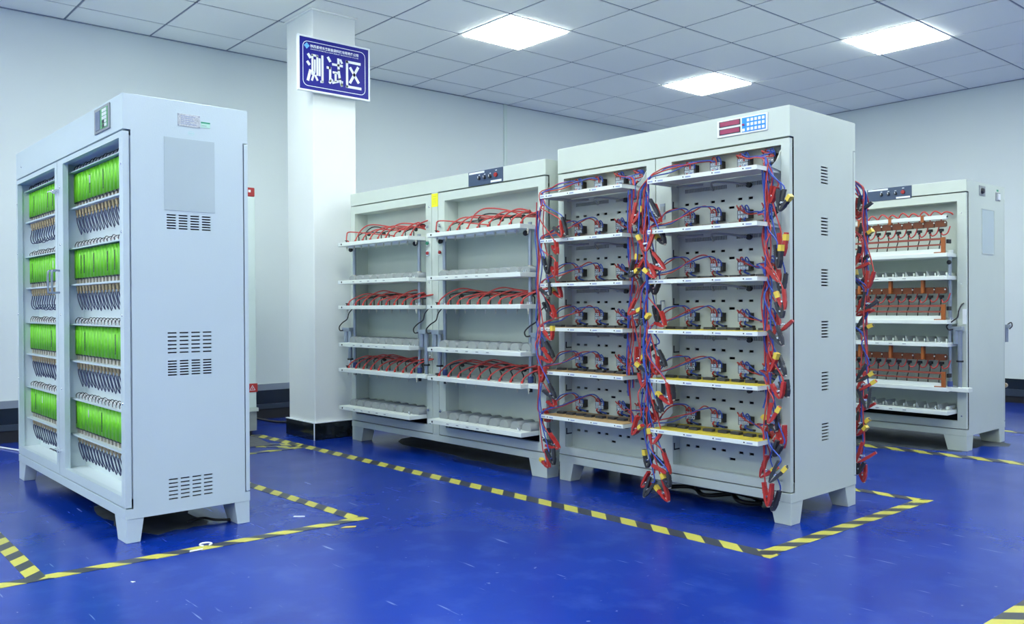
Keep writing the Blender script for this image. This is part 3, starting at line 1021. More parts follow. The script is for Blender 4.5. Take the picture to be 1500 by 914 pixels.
# ---- rack with orange rails
FD = Fr((-4.2032, 5.6802), 0.00615)
WD, DD, TD = 1.937, 0.6257, 1.708
D = thing('test_rack', 'cream rack with orange rails and brown blocks, standing behind the clip rack at right', 'rack', FD.w(0, 0), FD.th)
opD = press_shell(D, WD, DD, TD)
slate(D, 1.294, 1.624)
press_bay(D, *opD[0], ZD, 12, 'D', full=False)
press_bay(D, *opD[1], ZD, 12, 'D')
for (a0, a1) in opD:
    for xx in (a0 + 0.022, a1 - 0.028):
        g = rod(D, xx, -0.04, 0.405, 1.262)
        MB().ball((0.0, -0.012, 1.19), 0.015, 10).build('stop_knob', BLACK, g)
        MB().cyl((0, 0, 0.827), (0, 0, 0.842), 0.022, n=12).build('flange', CHROME, g)
        MB().cyl((0, 0, 1.247), (0, 0, 1.267), 0.02, n=12).build('flange', SHELF, g)
    cylinder(D, a1 + 0.012, ZD[4], 0.786, False, 0.020)
    MB().box(a1 - 0.008, -0.075, ZD[4] - 0.027, a1 + 0.095, -0.01, ZD[4]).build('shelf_tab', SHELF, D, bevel=0.002)
MB().box(opD[1][1] + 0.035, -0.008, 0.80, opD[1][1] + 0.055, 0, 0.895).build('cable_clip', PAPER, D)
# right flank: two switches, document window
s1 = MB().box(0, 0, 0, 0.003, 0.098, 0.064).build('switch_plate', GREYL, D, (WD, 0.194, 1.623), bevel=0.001)
MB().cyl((0.003, 0.042, 0.030), (0.016, 0.042, 0.030), 0.020, 0.016, 14).build('rotary_knob', DARK, s1)
MB().box(0.003, 0.01, 0.052, 0.0035, 0.09, 0.059).build('label_strip', GREY, s1)
s2 = MB().box(0, 0, 0, 0.003, 0.078, 0.055).build('switch_plate', GREY, D, (WD, 0.465, 1.608), bevel=0.001)
MB().box(0.003, 0.030, 0.008, 0.008, 0.066, 0.048).build('rocker', PAPER, s2)
st = MB().box(0, 0, 0, 0.001, 0.03, 0.012).build('inspection_sticker', mat('sticker_green', (0.03, 0.33, 0.17), 0.5), D, (WD, 0.485, 1.671))
w_ = MB()
for (y0, z0, y1, z1) in ((0, 0, 0.203, 0.004), (0, 0.288, 0.203, 0.292), (0, 0.004, 0.004, 0.288), (0.199, 0.004, 0.203, 0.288)):
    w_.box(0, y0, z0, 0.003, y1, z1)
w_ = w_.build('document_frame', CRD, D, (WD, 0.236, 1.249))
MB().box(0, 0.004, 0.004, 0.0012, 0.199, 0.288).build('document_sleeve', FILM, w_)
# rear cylinder peeping past the far edge
rc = MB().cyl((WD - 0.004, DD + 0.03, 0.668), (WD - 0.004, DD + 0.03, 0.762), 0.014, n=12).build('air_cylinder', STEEL, D)
MB().box(WD - 0.03, DD + 0.002, 0.762, WD + 0.018, DD + 0.05, 0.786).build('head_block', STEEL, rc)
MB().tube([(WD, DD + 0.04, 0.785), (WD + 0.02, DD + 0.05, 0.80), (WD + 0.026, DD + 0.05, 0.775), (WD + 0.01, DD + 0.05, 0.755)], 0.004).build('air_hose', BLACK, rc)
kn = MB().cyl((WD - 0.004, DD, 0.376), (WD - 0.004, DD + 0.02, 0.376), 0.016, n=12).build('brass_knob', BRASS, D)
# ================================================================== the clip rack (tall open rack with terminal blocks)
FC = Fr((-3.3561, 3.2015), 0.02840)
WC, DC, TC = 1.3648, 0.5743, 1.764
C = thing('clip_rack', 'tall cream two-bay rack crowded with terminal blocks and hanging red and blue leads', 'rack', FC.w(0, 0), FC.th)
ZC = (1.502, 1.272, 1.045, 0.818, 0.594, 0.366)
opC = [(0.045, 0.602), (0.752, 1.323)]
vc = []
for (za, zb) in ((1.531, 1.462), (1.307, 1.235), (1.080, 1.012), (0.852, 0.785), (0.628, 0.553), (0.402, 0.332)):
    vc += slot_rows(za, zb, 6, [(0.257, 0.317)], 0.0062)
lh = []
for (a0, a1) in opC:
    dx = a0 - 0.045
    rows = []
    for zs in ZC + (0.139,):
        if zs < 1.5:
            ov = [(u - 0.011, u + 0.011) for u in (0.092 + dx, 0.145 + dx, 0.236 + dx, 0.289 + dx, 0.380 + dx, 0.434 + dx, 0.524 + dx) if u + 0.011 < a1]
            rows.append((zs + 0.123, zs + 0.134, ov))
            rows.append((zs + 0.089, zs + 0.100, [(0.320 + dx, 0.350 + dx)]))
        if 0.2 < zs < 1.45 or zs > 1.45:
            if zs > 0.37:
                v_ = [(0.082 + dx + 0.0089 * k, 0.082 + dx + 0.0089 * k + 0.0056) for k in range(26)] + [(0.361 + dx + 0.0086 * k, 0.361 + dx + 0.0086 * k + 0.0056) for k in range(21)]
                rows.append((zs - 0.048, zs - 0.030, [q for q in v_ if q[1] < a1 - 0.002]))
    lh.append(rows)
shell(C, WC, DC, TC, CR, CRD,
      [(0.003, 0.655, 0.045, 0.602, 0.180, 1.602), (0.660, WC - 0.003, 0.752, 1.323, 0.180, 1.602)], None,
      [(0.045, 0.602, 0.176, 1.606), (0.752, 1.323, 0.176, 1.606)], 0.056,
      (0.100, 0.098, 0.078, 0.072), vc, lh)
p = MB().box(0, -0.005, 0, 0.253, 0.001, 0.075).build('control_panel', PAPER, C, (1.009, 0, 1.674), bevel=0.001)
for zz in (0.010, 0.044):
    d_ = MB().box(0, -0.007, 0, 0.108, -0.005, 0.025).build('display', DARK, p, (0.012, 0, zz))
    MB().box(0.006, -0.008, 0.003, 0.104, -0.007, 0.022).build('display_glass', LEDR, d_)
kp = MB().box(0, -0.0065, 0, 0.116, -0.005, 0.062).build('keypad', KEYB, p, (0.129, 0, 0.007))
for r_, zz in enumerate((0.004, 0.024, 0.043)):
    for c_ in range(5):
        MB().box(0, -0.009, 0, 0.012, -0.0065, 0.0125).build('key', PAPER, kp, (0.026 + 0.0185 * c_, 0, zz))
MB().box(0, -0.009, 0, 0.012, -0.0065, 0.0115).build('key', PAPER, kp, (0.003, 0, 0.003))
MB().box(0, -0.009, 0, 0.011, -0.0065, 0.008).build('key', LEDR, kp, (0.001, 0, 0.028))
hd = MB().tube([(0, 0, 0), (0, -0.02, 0.002), (0, -0.025, 0.01), (0, -0.025, 0.08), (0, -0.02, 0.088), (0, 0, 0.09)], 0.004, 6).build('pull_handle', STEEL, C, (0.705, 0, 0.86))
lk = MB().box(-0.016, -0.004, 0, 0.012, 0, 0.075).build('latch_plate', STEEL, C, (0.702, 0, 1.335))
MB().box(-0.012, -0.006, 0.034, 0.009, -0.004, 0.062).build('latch_window', GREYL, lk)
lk = MB().box(-0.016, -0.004, 0, 0.012, 0, 0.12).build('latch_plate', STEEL, C, (0.702, 0, 0.475))
MB().box(-0.011, -0.007, 0.03, 0.008, -0.004, 0.09).build('latch_window', DARK, lk)
for zz in (1.06, 0.25):
    screw(C, 1.347, 0, zz, 0.004, DARK)

wire_n = [0]


def wire(par, pts, col, r=0.0031, name=None):
    M_ = {'r': REDW, 'b': BLUE, 'n': NAVY, 'g': GREY}[col]
    nm = name or {'r': 'red_wire', 'b': 'blue_wire', 'n': 'dark_wire', 'g': 'grey_wire'}[col]
    return MB().tube(pts, r, 5, 4).build(nm, M_, par)


blk = MB().box(-0.030, -0.012, -0.021, 0.026, 0.010, 0.021)
for c_ in range(4):
    for r_ in range(2):
        x = -0.023 + c_ * 0.0132
        blk.box(x, -0.016, -0.018 + 0.019 * r_, x + 0.0105, -0.012, -0.002 + 0.019 * r_, 1)
        blk.cyl((x + 0.005, -0.016, -0.010 + 0.019 * r_), (x + 0.005, -0.018, -0.010 + 0.019 * r_), 0.0035, n=6, mi=2)
blk = blk.mesh('terminal_block', [mat('block_grey', (0.16, 0.185, 0.22), 0.5), mat('clear_cover', (0.50, 0.58, 0.66), 0.25), CHROME])
endp = MB().box(0.026, -0.014, -0.019, 0.038, 0.012, 0.019).mesh('end_plate', BLACK)
grom = MB().prism([(-0.013, -0.004), (0.013, -0.004), (0.015, 0), (0.013, 0.005), (-0.013, 0.005), (-0.015, 0)], -0.004, 0.002, 'y').mesh('grommet', BLACK)
pad_me = MB().box(-0.023, -0.015, 0, 0.023, 0.015, 0.011)
pad_me = pad_me.mesh('contact_pad', DARK)
GATH = {}
for bi, (a0, a1) in enumerate(opC):
    dx = a0 - 0.045
    for i, z in enumerate(ZC):
        sh_ = MB().box(a0 - 0.008, -0.17, z - 0.018, a1 - 0.010, -0.168, z)
        sh_.box(a0 - 0.008, -0.168, z - 0.003, a1 - 0.010, 0.052, z - 0.0005)
        sh_.box(a0 - 0.008, -0.168, z - 0.018, a0 - 0.006, 0.052, z - 0.003)
        sh_.box(a1 - 0.012, -0.168, z - 0.018, a1 - 0.010, 0.052, z)
        sh_ = sh_.build('shelf', SHELF, C)
        if True:
            MB().box(a0, -0.166, z - 0.0005, a1 - 0.013, 0.05, z + 0.0015).build('board', YBRD if (bi == 1 and i > 2) else TANB, sh_)
        for k in range(8):
            x = a0 + 0.045 + 0.0685 * k
            put('contact_pad', pad_me, sh_, (x + random.uniform(-0.006, 0.006), random.uniform(-0.075, -0.055), z + 0.0015), random.uniform(-0.15, 0.15))
        for k in range(4):
            x = a0 + 0.045 + 0.152 * k - 0.005
            MB().cyl((0, -0.170, 0), (0, -0.1715, 0), 0.0032, n=6).build('bolt', BLACK, sh_, (x, 0, z - 0.009))
            MB().box(0, -0.1706, 0, 0.028, -0.170, 0.006).build('printed_number', PRINT, sh_, (x + 0.012, 0, z - 0.013))
        MB().box(0, -0.1706, 0, 0.026, -0.170, 0.007).build('printed_number', PRINT, sh_, (a0 - 0.004, 0, z - 0.013))
        for xx, s_ in ((a0 + 0.001, 1), (a1 - 0.003, -1)):
            MB().prism([(0.050, z - 0.018), (0.050, z + 0.075), (0.024, z + 0.075), (-0.075, z)], xx, xx + 0.002, 'x').build('gusset', CRD, sh_)
        # cables tied under the upper shelves
        wire(sh_, [(a0 + 0.04, -0.01, z - 0.022), (a0 + 0.12, -0.03, z - 0.027), (a0 + 0.17, 0.01, z - 0.024)], 'g', 0.005, 'under_cable')
        wire(sh_, [(a0 + 0.20, 0.045, z - 0.05), (a0 + 0.24, -0.02, z - 0.026), (a0 + 0.31, 0.0, z - 0.03), (a0 + 0.385, 0.05, z - 0.045)], 'g', 0.005, 'under_cable')
        MB().cyl((a0 + 0.385, 0.056, z - 0.045), (a0 + 0.385, 0.040, z - 0.045), 0.012, n=8).build('cable_gland', BLACK, sh_)
        # L-shaped cut in the side of the compartment
        zz = z + 0.115 if i else None
        for zz in ([z + 0.110] if i else []) + ([0.245] if i == 5 else []):
            MB().box(a0 - 0.001, 0.008, zz, a0 + 0.0008, 0.016, zz + 0.034).box(a0 - 0.001, 0.008, zz, a0 + 0.0008, 0.052, zz + 0.0065).build('side_slot', BLACK, C)
        gl = Vector((a0 - 0.01, -0.155, z + 0.012))
        gr = Vector((a1 - 0.03, -0.075, z + 0.030))
        GATH[(bi, i, 0)], GATH[(bi, i, 1)] = gl, gr
        bxs = [0.120, 0.263, 0.407, 0.545]
        for k in range(4):
            x, zb = bxs[k] + dx + (0.0035 if bi else 0), z + (0.056 if i < 4 else 0.050)
            if k == 3:
                x -= 0.012
            b = put('terminal_block', blk, C, (x, 0.044, zb))
            put('end_plate', endp, b)
            for (gx, c_) in ((-0.018, 'r'), (0.030, 'b')):
                put('grommet', grom, C, (x + gx, 0.054, zb - 0.042))
                wire(C, [(x + gx * 0.5, 0.026, zb - 0.018), (x + gx * 0.5, 0.018, zb - 0.028), (x + gx, 0.05, zb - 0.042)], c_, 0.0042)
                random.seed(k + 7 * i + 50 * bi + (3 if c_ == 'r' else 0))
                j = lambda s: random.uniform(-s, s)
                for q in range(2):
                    xs_ = x + (-0.018 if c_ == 'r' else 0.007) + 0.0125 * q
                    st0 = (xs_, 0.027, zb + 0.017)
                    if q == 1:
                        pts = [st0, (xs_ + 0.001, 0.016, zb + 0.030 + j(0.004)), (xs_ + 0.012, 0.012, zb + 0.034 + j(0.004)), (xs_ + 0.019, 0.018, zb + 0.020), (xs_ + 0.017, 0.022, zb + 0.002)]
                    elif k < 2:
                        if True:
                            hz_ = 0.5 if i == 0 else 1.0
                            pts = [st0, (xs_ - 0.002, 0.018, zb + 0.040 * hz_ + j(0.003)), (xs_ - 0.03, 0.004, zb + 0.050 * hz_ + j(0.006) * hz_), (x - 0.085 + j(0.01), -0.03, zb + 0.030 * hz_ + j(0.010) * hz_),
                                   ((x + gl.x) / 2 - 0.05, -0.075, zb - 0.012 + j(0.012)), (gl.x + j(0.006), gl.y + j(0.008), gl.z + j(0.004)), (gl.x - 0.004, gl.y - 0.002, z - 0.05)]
                    else:
                        e = Vector((gr.x + j(0.012), gr.y + j(0.01), gr.z))
                        if True:
                            pts = [st0, (xs_ - 0.004, 0.016, zb + 0.034 + j(0.006)), (xs_ + 0.012, 0.006, zb + 0.026), (x + 0.05, -0.006, zb + (0.0 if c_ == 'r' else 0.012) + j(0.01)),
                                   (e.x - 0.05, -0.045, e.z + 0.016 + j(0.01)), tuple(e), (e.x + 0.012, e.y - 0.01, z - 0.06)]
                    wire(C, pts, c_)
for (xx, zt) in ((opC[0][1], 1.59), (opC[1][1], 1.59)):
    MB().prism([(-0.02, 1.535), (-0.008, 1.535), (0.040, zt), (0.020, zt)], xx - 0.012, xx - 0.009, 'x').build('stay', SHELF, C)

# ---------------------------------------------------------------- alligator clips and their leads
CLIPS = [
('L','k',0,0.241,-0.181,1.279,0.153,1.337,0.207,1.367),
('L','r',0,0.220,-0.189,1.273,0.161,1.327,0.193,1.363),
('L','r',0,0.164,-0.171,1.192,0.113,1.244,0.142,1.247),
('L','k',0,0.110,-0.186,1.091,0.082,1.184,0.121,1.191),
('L','r',0,0.174,-0.191,1.080,0.135,1.124,0.168,1.120),
('L','k',0,0.108,-0.171,0.981,0.055,1.023,0.105,1.025),
('L','r',1,0.161,-0.140,0.971,0.096,1.018,0.135,1.024),
('L','k',0,0.088,-0.147,0.884,0.049,0.959,0.059,0.931),
('L','r',0,0.124,-0.149,0.867,0.087,0.929,0.100,0.891),
('L','r',2,0.129,-0.182,0.755,0.095,0.792,0.153,0.796),
('L','k',0,0.128,-0.163,0.662,0.067,0.741,0.088,0.691),
('L','r',0,0.125,-0.178,0.641,0.010,0.682,0.068,0.691),
('L','r',0,0.059,-0.185,0.536,0.052,0.621,0.078,0.612),
('L','k',0,0.163,-0.189,0.458,0.117,0.531,0.112,0.491),
('L','r',0,0.157,-0.182,0.420,0.088,0.447,0.111,0.485),
('L','r',1,0.081,-0.139,0.334,-0.033,0.342,0.021,0.363),
('L','k',0,0.105,-0.145,0.211,0.043,0.281,-0.010,0.241),
('L','r',0,0.147,-0.147,0.199,0.079,0.257,0.085,0.208),
('L','r',1,0.073,-0.147,0.091,-0.018,0.131,0.036,0.165),
('L','k',0,0.143,-0.183,0.119,0.104,0.195,0.135,0.182),
('M','r',2,0.652,-0.161,1.310,0.674,1.398,0.679,1.358),
('M','k',0,0.669,-0.142,1.289,0.680,1.374,0.666,1.365),
('M','k',0,0.783,-0.136,1.330,0.728,1.415,0.699,1.380),
('M','r',0,0.787,-0.129,1.306,0.685,1.356,0.766,1.341),
('M','r',1,0.685,-0.127,1.260,0.673,1.342,0.699,1.330),
('M','r',1,0.739,-0.175,1.176,0.707,1.249,0.763,1.237),
('M','k',1,0.822,-0.144,1.206,0.772,1.247,0.798,1.253),
('M','k',0,0.772,-0.140,1.088,0.740,1.174,0.690,1.146),
('M','r',0,0.827,-0.150,1.090,0.761,1.164,0.786,1.106),
('M','k',2,0.637,-0.169,1.062,0.679,1.139,0.711,1.102),
('M','r',1,0.667,-0.152,1.096,0.675,1.146,0.691,1.126),
('M','r',1,0.793,-0.175,1.052,0.741,1.099,0.767,1.094),
('M','k',0,0.697,-0.124,0.980,0.675,1.053,0.716,1.014),
('M','k',1,0.749,-0.128,0.979,0.737,1.028,0.764,1.017),
('M','r',2,0.613,-0.147,0.887,0.661,0.953,0.702,0.925),
('M','k',2,0.695,-0.162,0.840,0.714,0.911,0.730,0.875),
('M','k',0,0.767,-0.125,0.848,0.750,0.923,0.766,0.911),
('M','r',0,0.823,-0.146,0.835,0.791,0.892,0.744,0.860),
('M','k',1,0.694,-0.127,0.707,0.725,0.780,0.767,0.755),
('M','r',2,0.642,-0.129,0.650,0.654,0.728,0.684,0.683),
('M','k',2,0.740,-0.149,0.617,0.715,0.697,0.685,0.655),
('M','r',0,0.789,-0.155,0.612,0.778,0.692,0.753,0.655),
('M','k',0,0.826,-0.144,0.650,0.781,0.715,0.800,0.674),
('M','r',0,0.704,-0.154,0.549,0.692,0.601,0.711,0.588),
('M','r',2,0.874,-0.170,0.485,0.846,0.570,0.798,0.534),
('M','k',0,0.881,-0.162,0.506,0.850,0.574,0.866,0.558),
('M','r',0,0.765,-0.131,0.399,0.688,0.448,0.725,0.479),
('M','k',0,0.829,-0.177,0.446,0.789,0.512,0.806,0.457),
('M','r',2,0.658,-0.177,0.328,0.706,0.419,0.738,0.391),
('M','k',0,0.744,-0.142,0.369,0.694,0.409,0.727,0.392),
('M','r',1,0.765,-0.163,0.296,0.755,0.346,0.792,0.336),
('M','k',1,0.719,-0.148,0.179,0.710,0.257,0.743,0.242),
('M','k',0,0.834,-0.152,0.195,0.800,0.276,0.767,0.244),
('M','r',0,0.860,-0.159,0.169,0.769,0.208,0.840,0.210),
('M','r',0,0.666,-0.120,0.079,0.733,0.154,0.747,0.115),
('M','k',0,0.717,-0.168,0.047,0.774,0.138,0.754,0.113),
('M','r',2,0.845,-0.155,0.044,0.809,0.129,0.782,0.098),
('M','k',1,0.862,-0.168,0.110,0.833,0.155,0.853,0.146),
('R','r',0,1.326,-0.082,1.350,1.347,1.402,1.341,1.394),
('R','k',1,1.375,-0.103,1.312,1.430,1.367,1.381,1.340),
('R','k',0,1.371,-0.099,1.333,1.376,1.390,1.382,1.380),
('R','r',1,1.375,-0.075,1.127,1.382,1.219,1.368,1.190),
('R','k',2,1.371,-0.101,1.077,1.362,1.172,1.374,1.129),
('R','r',0,1.364,-0.086,1.022,1.316,1.089,1.343,1.113),
('R','k',0,1.363,-0.066,0.974,1.374,1.056,1.355,1.023),
('R','r',1,1.403,-0.114,0.907,1.377,0.978,1.396,0.962),
('R','k',0,1.393,-0.116,0.873,1.375,0.943,1.384,0.921),
('R','k',0,1.390,-0.106,0.762,1.357,0.843,1.352,0.808),
('R','r',0,1.359,-0.074,0.820,1.381,0.842,1.340,0.855),
('R','r',0,1.316,-0.083,0.775,1.334,0.833,1.322,0.824),
('R','r',2,1.334,-0.106,0.652,1.342,0.739,1.348,0.689),
('R','k',2,1.396,-0.100,0.639,1.360,0.716,1.327,0.671),
('R','r',0,1.381,-0.109,0.545,1.388,0.611,1.347,0.603),
('R','k',0,1.402,-0.092,0.552,1.382,0.594,1.395,0.592),
('R','r',2,1.330,-0.117,0.440,1.350,0.520,1.348,0.474),
('R','k',2,1.343,-0.078,0.406,1.339,0.491,1.307,0.443),
('R','r',0,1.356,-0.066,0.334,1.303,0.399,1.331,0.399),
('R','r',0,1.365,-0.063,0.333,1.350,0.422,1.360,0.414),
('R','k',0,1.332,-0.076,0.299,1.363,0.345,1.347,0.334),
('R','r',2,1.260,-0.062,0.200,1.298,0.289,1.323,0.248),
('R','k',1,1.336,-0.119,0.197,1.399,0.270,1.359,0.242),
('R','r',0,1.319,-0.103,0.093,1.306,0.187,1.329,0.180),
('R','k',0,1.315,-0.062,0.067,1.347,0.163,1.317,0.147),
('Q','r',0,1.311,0.691,1.350,1.340,1.427,1.326,1.423),
('Q','k',0,1.337,0.669,1.371,1.384,1.403,1.352,1.433),
('Q','r',0,1.306,0.701,1.338,1.349,1.378,1.325,1.371),
('Q','k',2,1.336,0.682,1.243,1.356,1.315,1.404,1.283),
('Q','k',0,1.312,0.693,1.122,1.384,1.165,1.343,1.190),
('Q','r',0,1.321,0.662,1.099,1.376,1.124,1.339,1.141),
('Q','r',0,1.384,0.656,1.001,1.405,1.081,1.395,1.071),
('Q','k',2,1.334,0.671,1.018,1.374,1.082,1.325,1.069),
('Q','k',0,1.362,0.652,0.902,1.426,0.951,1.375,0.954),
('Q','r',0,1.331,0.667,0.891,1.365,0.944,1.387,0.908),
('Q','r',0,1.307,0.702,0.874,1.378,0.907,1.347,0.922),
('Q','k',2,1.325,0.664,0.801,1.370,0.870,1.399,0.839),
('Q','k',2,1.334,0.645,0.563,1.383,0.639,1.412,0.619),
('Q','r',1,1.337,0.647,0.522,1.421,0.582,1.363,0.572),
('Q','k',0,1.379,0.654,0.440,1.385,0.540,1.355,0.509),
('Q','r',0,1.310,0.691,0.415,1.386,0.465,1.337,0.452),
('Q','k',1,1.325,0.666,0.337,1.378,0.393,1.337,0.389),
('Q','r',1,1.328,0.662,0.309,1.371,0.356,1.333,0.355),
('Q','r',0,1.333,0.650,0.184,1.411,0.243,1.356,0.253),
('Q','r',0,1.339,0.703,0.083,1.323,0.162,1.339,0.135),
('Q','k',0,1.323,0.670,0.123,1.349,0.182,1.335,0.173),
]

WHERE = {'L': 'left of the clip rack', 'M': 'between the clip rack bays', 'R': 'on the clip rack right edge', 'Q': 'behind the clip rack right side'}


def lever_mesh(L, M):
    """one insulated lever in the x-z plane: nose at the origin, handle toward +x, lying on the +z side"""
    t = 0.009
    prof = [(0.0, 0.0), (0.0, 0.004), (0.16 * L, 0.0095), (0.36 * L, 0.0135), (0.48 * L, 0.0125), (0.62 * L, 0.0135), (L, 0.0145), (L, 0.0025), (0.62 * L, 0.001), (0.45 * L, -0.001), (0.2 * L, 0.0)]
    m = MB().prism(prof, -t, t, 'y')
    for f in (0.55, 0.63, 0.71):
        m.box(f * L, -t * 1.12, 0.001, f * L + 0.003, t * 1.08, 0.0148)
    return m.mesh('lever', M)


LEN = [0.070, 0.084, 0.098]
lev = {(c_, q): lever_mesh(LEN[q], RED if c_ == 'r' else DARK) for c_ in 'rk' for q in range(3)}
sleeve = MB().box(0, -0.0105, -0.001, 0.026, 0.0105, 0.0165).mesh('sleeve', YEL)
pivot = MB().cyl((0, -0.011, 0), (0, 0.011, 0), 0.004, n=8).box(-0.012, -0.004, -0.004, 0.012, 0.004, 0.004).mesh('pivot_spring', CHROME)
teeth = MB().prism([(-0.004, -0.004), (0.02, -0.006), (0.02, 0.006), (-0.004, 0.004)], -0.005, 0.005, 'y').mesh('jaw', NICKEL)
CN = {}
CL = sorted(enumerate(CLIPS), key=lambda t: -t[1][5])
for idx, (bn, c_, yel, vx, vy, vz, e1x, e1z, e2x, e2z) in CL:
    random.seed(idx * 13 + 5)
    key = (bn, c_)
    CN[key] = CN.get(key, 0) + 1
    cn = 'red' if c_ == 'r' else 'black'
    lab = '%s%s alligator clip, %s %s clip down in bundle %s' % ('yellow-sleeved ' if yel else '', cn, ORD[CN[key]], cn, WHERE[bn])
    v = Vector((vx, vy, vz))
    d1, d2 = Vector((e1x - vx, 0, e1z - vz)), Vector((e2x - vx, 0, e2z - vz))
    l1 = min(0.105, max(0.066, d1.length * 1.02))
    q = min(range(3), key=lambda t: abs(LEN[t] - l1))
    L_ = LEN[q]
    a1_, a2_ = math.atan2(d1.z, d1.x), math.atan2(d2.z, d2.x)
    da = (a2_ - a1_ + PI) % (2 * PI) - PI
    sg = 1 if da >= 0 else -1
    op_ = min(0.75, max(0.16, abs(da)))
    a2_ = a1_ + sg * op_
    o = thing('alligator_clip', lab, 'clip', FC.w(v.x, v.y, v.z), FC.th + random.uniform(-0.35, 0.35), 'alligator clips hanging from the clip rack')

    def lever(ang, side, ye):
        # local lever lies in x-z; rotate about y so +x points along ang; side flips it across its axis
        e = put('lever', lev[(c_, q)], o)
        e.rotation_mode = 'XYZ'
        e.matrix_local = Matrix.Rotation(-ang, 4, 'Y') @ Matrix.Rotation(PI if side < 0 else 0, 4, 'X')
        if ye:
            y_ = put('sleeve', sleeve, e, (L_ * (0.66 if random.random() < 0.6 else 0.72), 0, -0.0008))
        return e
    lever(a1_, -sg, yel == 1)
    lever(a2_, sg, yel == 2)
    am = (a1_ + a2_) / 2
    pv = put('pivot_spring', pivot, o, (0.42 * L_ * math.cos(am), 0, 0.42 * L_ * math.sin(am)))
    jw = put('jaw', teeth, o)
    jw.matrix_local = Matrix.Rotation(-am, 4, 'Y')
    # lead from the clip handle up to the shelf it is wired to
    a1_ = a2_ if (yel == 1 or (yel == 0 and math.sin(a2_) > math.sin(a1_) + 0.2)) else a1_
    e1 = v + Vector((math.cos(a1_), 0, math.sin(a1_))) * (L_ * 0.97)
    wc = 'r' if c_ == 'r' else 'b'
    if bn == 'Q':
        cand = [Vector((WC - 0.06, DC + 0.08, z + 0.02)) for z in ZC]
    elif bn == 'L':
        cand = [GATH[(0, i, 0)] for i in range(6)]
    elif bn == 'R':
        cand = [GATH[(1, i, 1)] for i in range(6)]
    else:
        cand = [GATH[(0, i, 1)] if e1.x < 0.655 else GATH[(1, i, 0)] for i in range(6)]
    ab = [g for g in cand if g.z > e1.z + 0.03]
    g = ab[-1] if ab else cand[0]
    if len(ab) > 1 and random.random() < 0.45:
        g = ab[-2]
    j = lambda s: random.uniform(-s, s)
    ax = Vector((math.cos(a1_), 0, math.sin(a1_)))
    mid = (g + e1) / 2
    bx = {'L': 0.016, 'M': 0.655, 'R': 1.300, 'Q': WC - 0.005}[bn]
    if bn == 'M':
        bx = 0.618 if e1.x < 0.655 else 0.705
    bx = bx * 0.7 + e1.x * 0.3 + j(0.008)
    dz = g.z - e1.z
    pts = [g + Vector((j(0.006), j(0.006), 0))]
    if dz > 0.16:
        pts += [Vector((bx, g.y * 0.6 + v.y * 0.4, g.z - 0.06)), Vector((bx + j(0.008), v.y - 0.008, (g.z + e1.z) / 2))]
    elif dz > 0.08:
        pts += [Vector((bx, g.y * 0.5 + v.y * 0.5 - 0.006, g.z - dz * 0.45))]
    pts += [e1 + ax * 0.016 + Vector((0, 0, 0.004)), e1 - ax * 0.012]
    wire(C, [tuple(t) for t in pts], wc, 0.0032, 'red_lead' if wc == 'r' else 'blue_lead')

# long feed wires running down each bundle, and the rear ones curving over
for (bx, by, zt, zb_, n_) in ((0.012, -0.16, 1.47, 0.42, 4), (0.585, -0.10, 1.50, 0.30, 5), (0.735, -0.165, 1.47, 0.30, 4), (1.305, -0.085, 1.52, 0.40, 6)):
    for k in range(n_):
        random.seed(int(bx * 1000) + k)
        j = lambda s: random.uniform(-s, s)
        pts = []
        z = zt - abs(j(0.05))
        while z > zb_ + abs(j(0.25)):
            pts.append((bx + j(0.016), by + j(0.018), z))
            z -= 0.14
        if len(pts) > 1:
            wire(C, pts, 'rb'[k % 2], 0.0032, 'feed_wire')
for k in range(5):
    random.seed(300 + k)
    j = lambda s: random.uniform(-s, s)
    x0 = WC - 0.10
    wire(C, [(x0, DC + 0.03, 1.50 + j(0.02)), (WC - 0.06 + j(0.01), DC + 0.09, 1.515 - 0.012 * k), (WC - 0.025 + j(0.008), DC + 0.10, 1.46 - 0.01 * k), (WC - 0.005 + j(0.008), DC + 0.10, 1.38), (WC + 0.0 + j(0.010), DC + 0.10, 1.2), (WC + 0.005 + j(0.010), DC + 0.10, 1.0), (WC + 0.005 + j(0.01), DC + 0.10, 0.75 + j(0.1))], 'rb'[k % 2], 0.0032, 'feed_wire')
for i, z in enumerate(ZC):
    MB().box(0.8, DC, z - 0.018, WC - 0.06, DC + 0.12, z).build('rear_shelf', SHELF, C)

# ================================================================== hanging sign
S = thing('hanging_sign', 'blue and white Chinese sign held out from the white column near the ceiling', 'sign', (-5.452, 3.034, 2.42), PI / 2)
fr = frame_mb(-0.283, 0, 0.283, 0.38, -0.272, 0.011, 0.272, 0.369, -0.010, 0.014)
fr.build('frame', PAPER, S, bevel=0.002)
face = MB().box(-0.272, -0.005, 0.011, 0.272, 0.008, 0.369).build('face', SIGNB, S)
MB().box(-0.16, 0.014, 0.05, -0.12, 0.040, 0.33).box(0.08, 0.014, 0.05, 0.12, 0.040, 0.33).build('mounting_bracket', PAPER, S)
bd = MB()


def rrect(hw, hh, r, n=6):
    return [(x, y) for (x, y) in rounded(2 * hw, 2 * hh, r, n)]


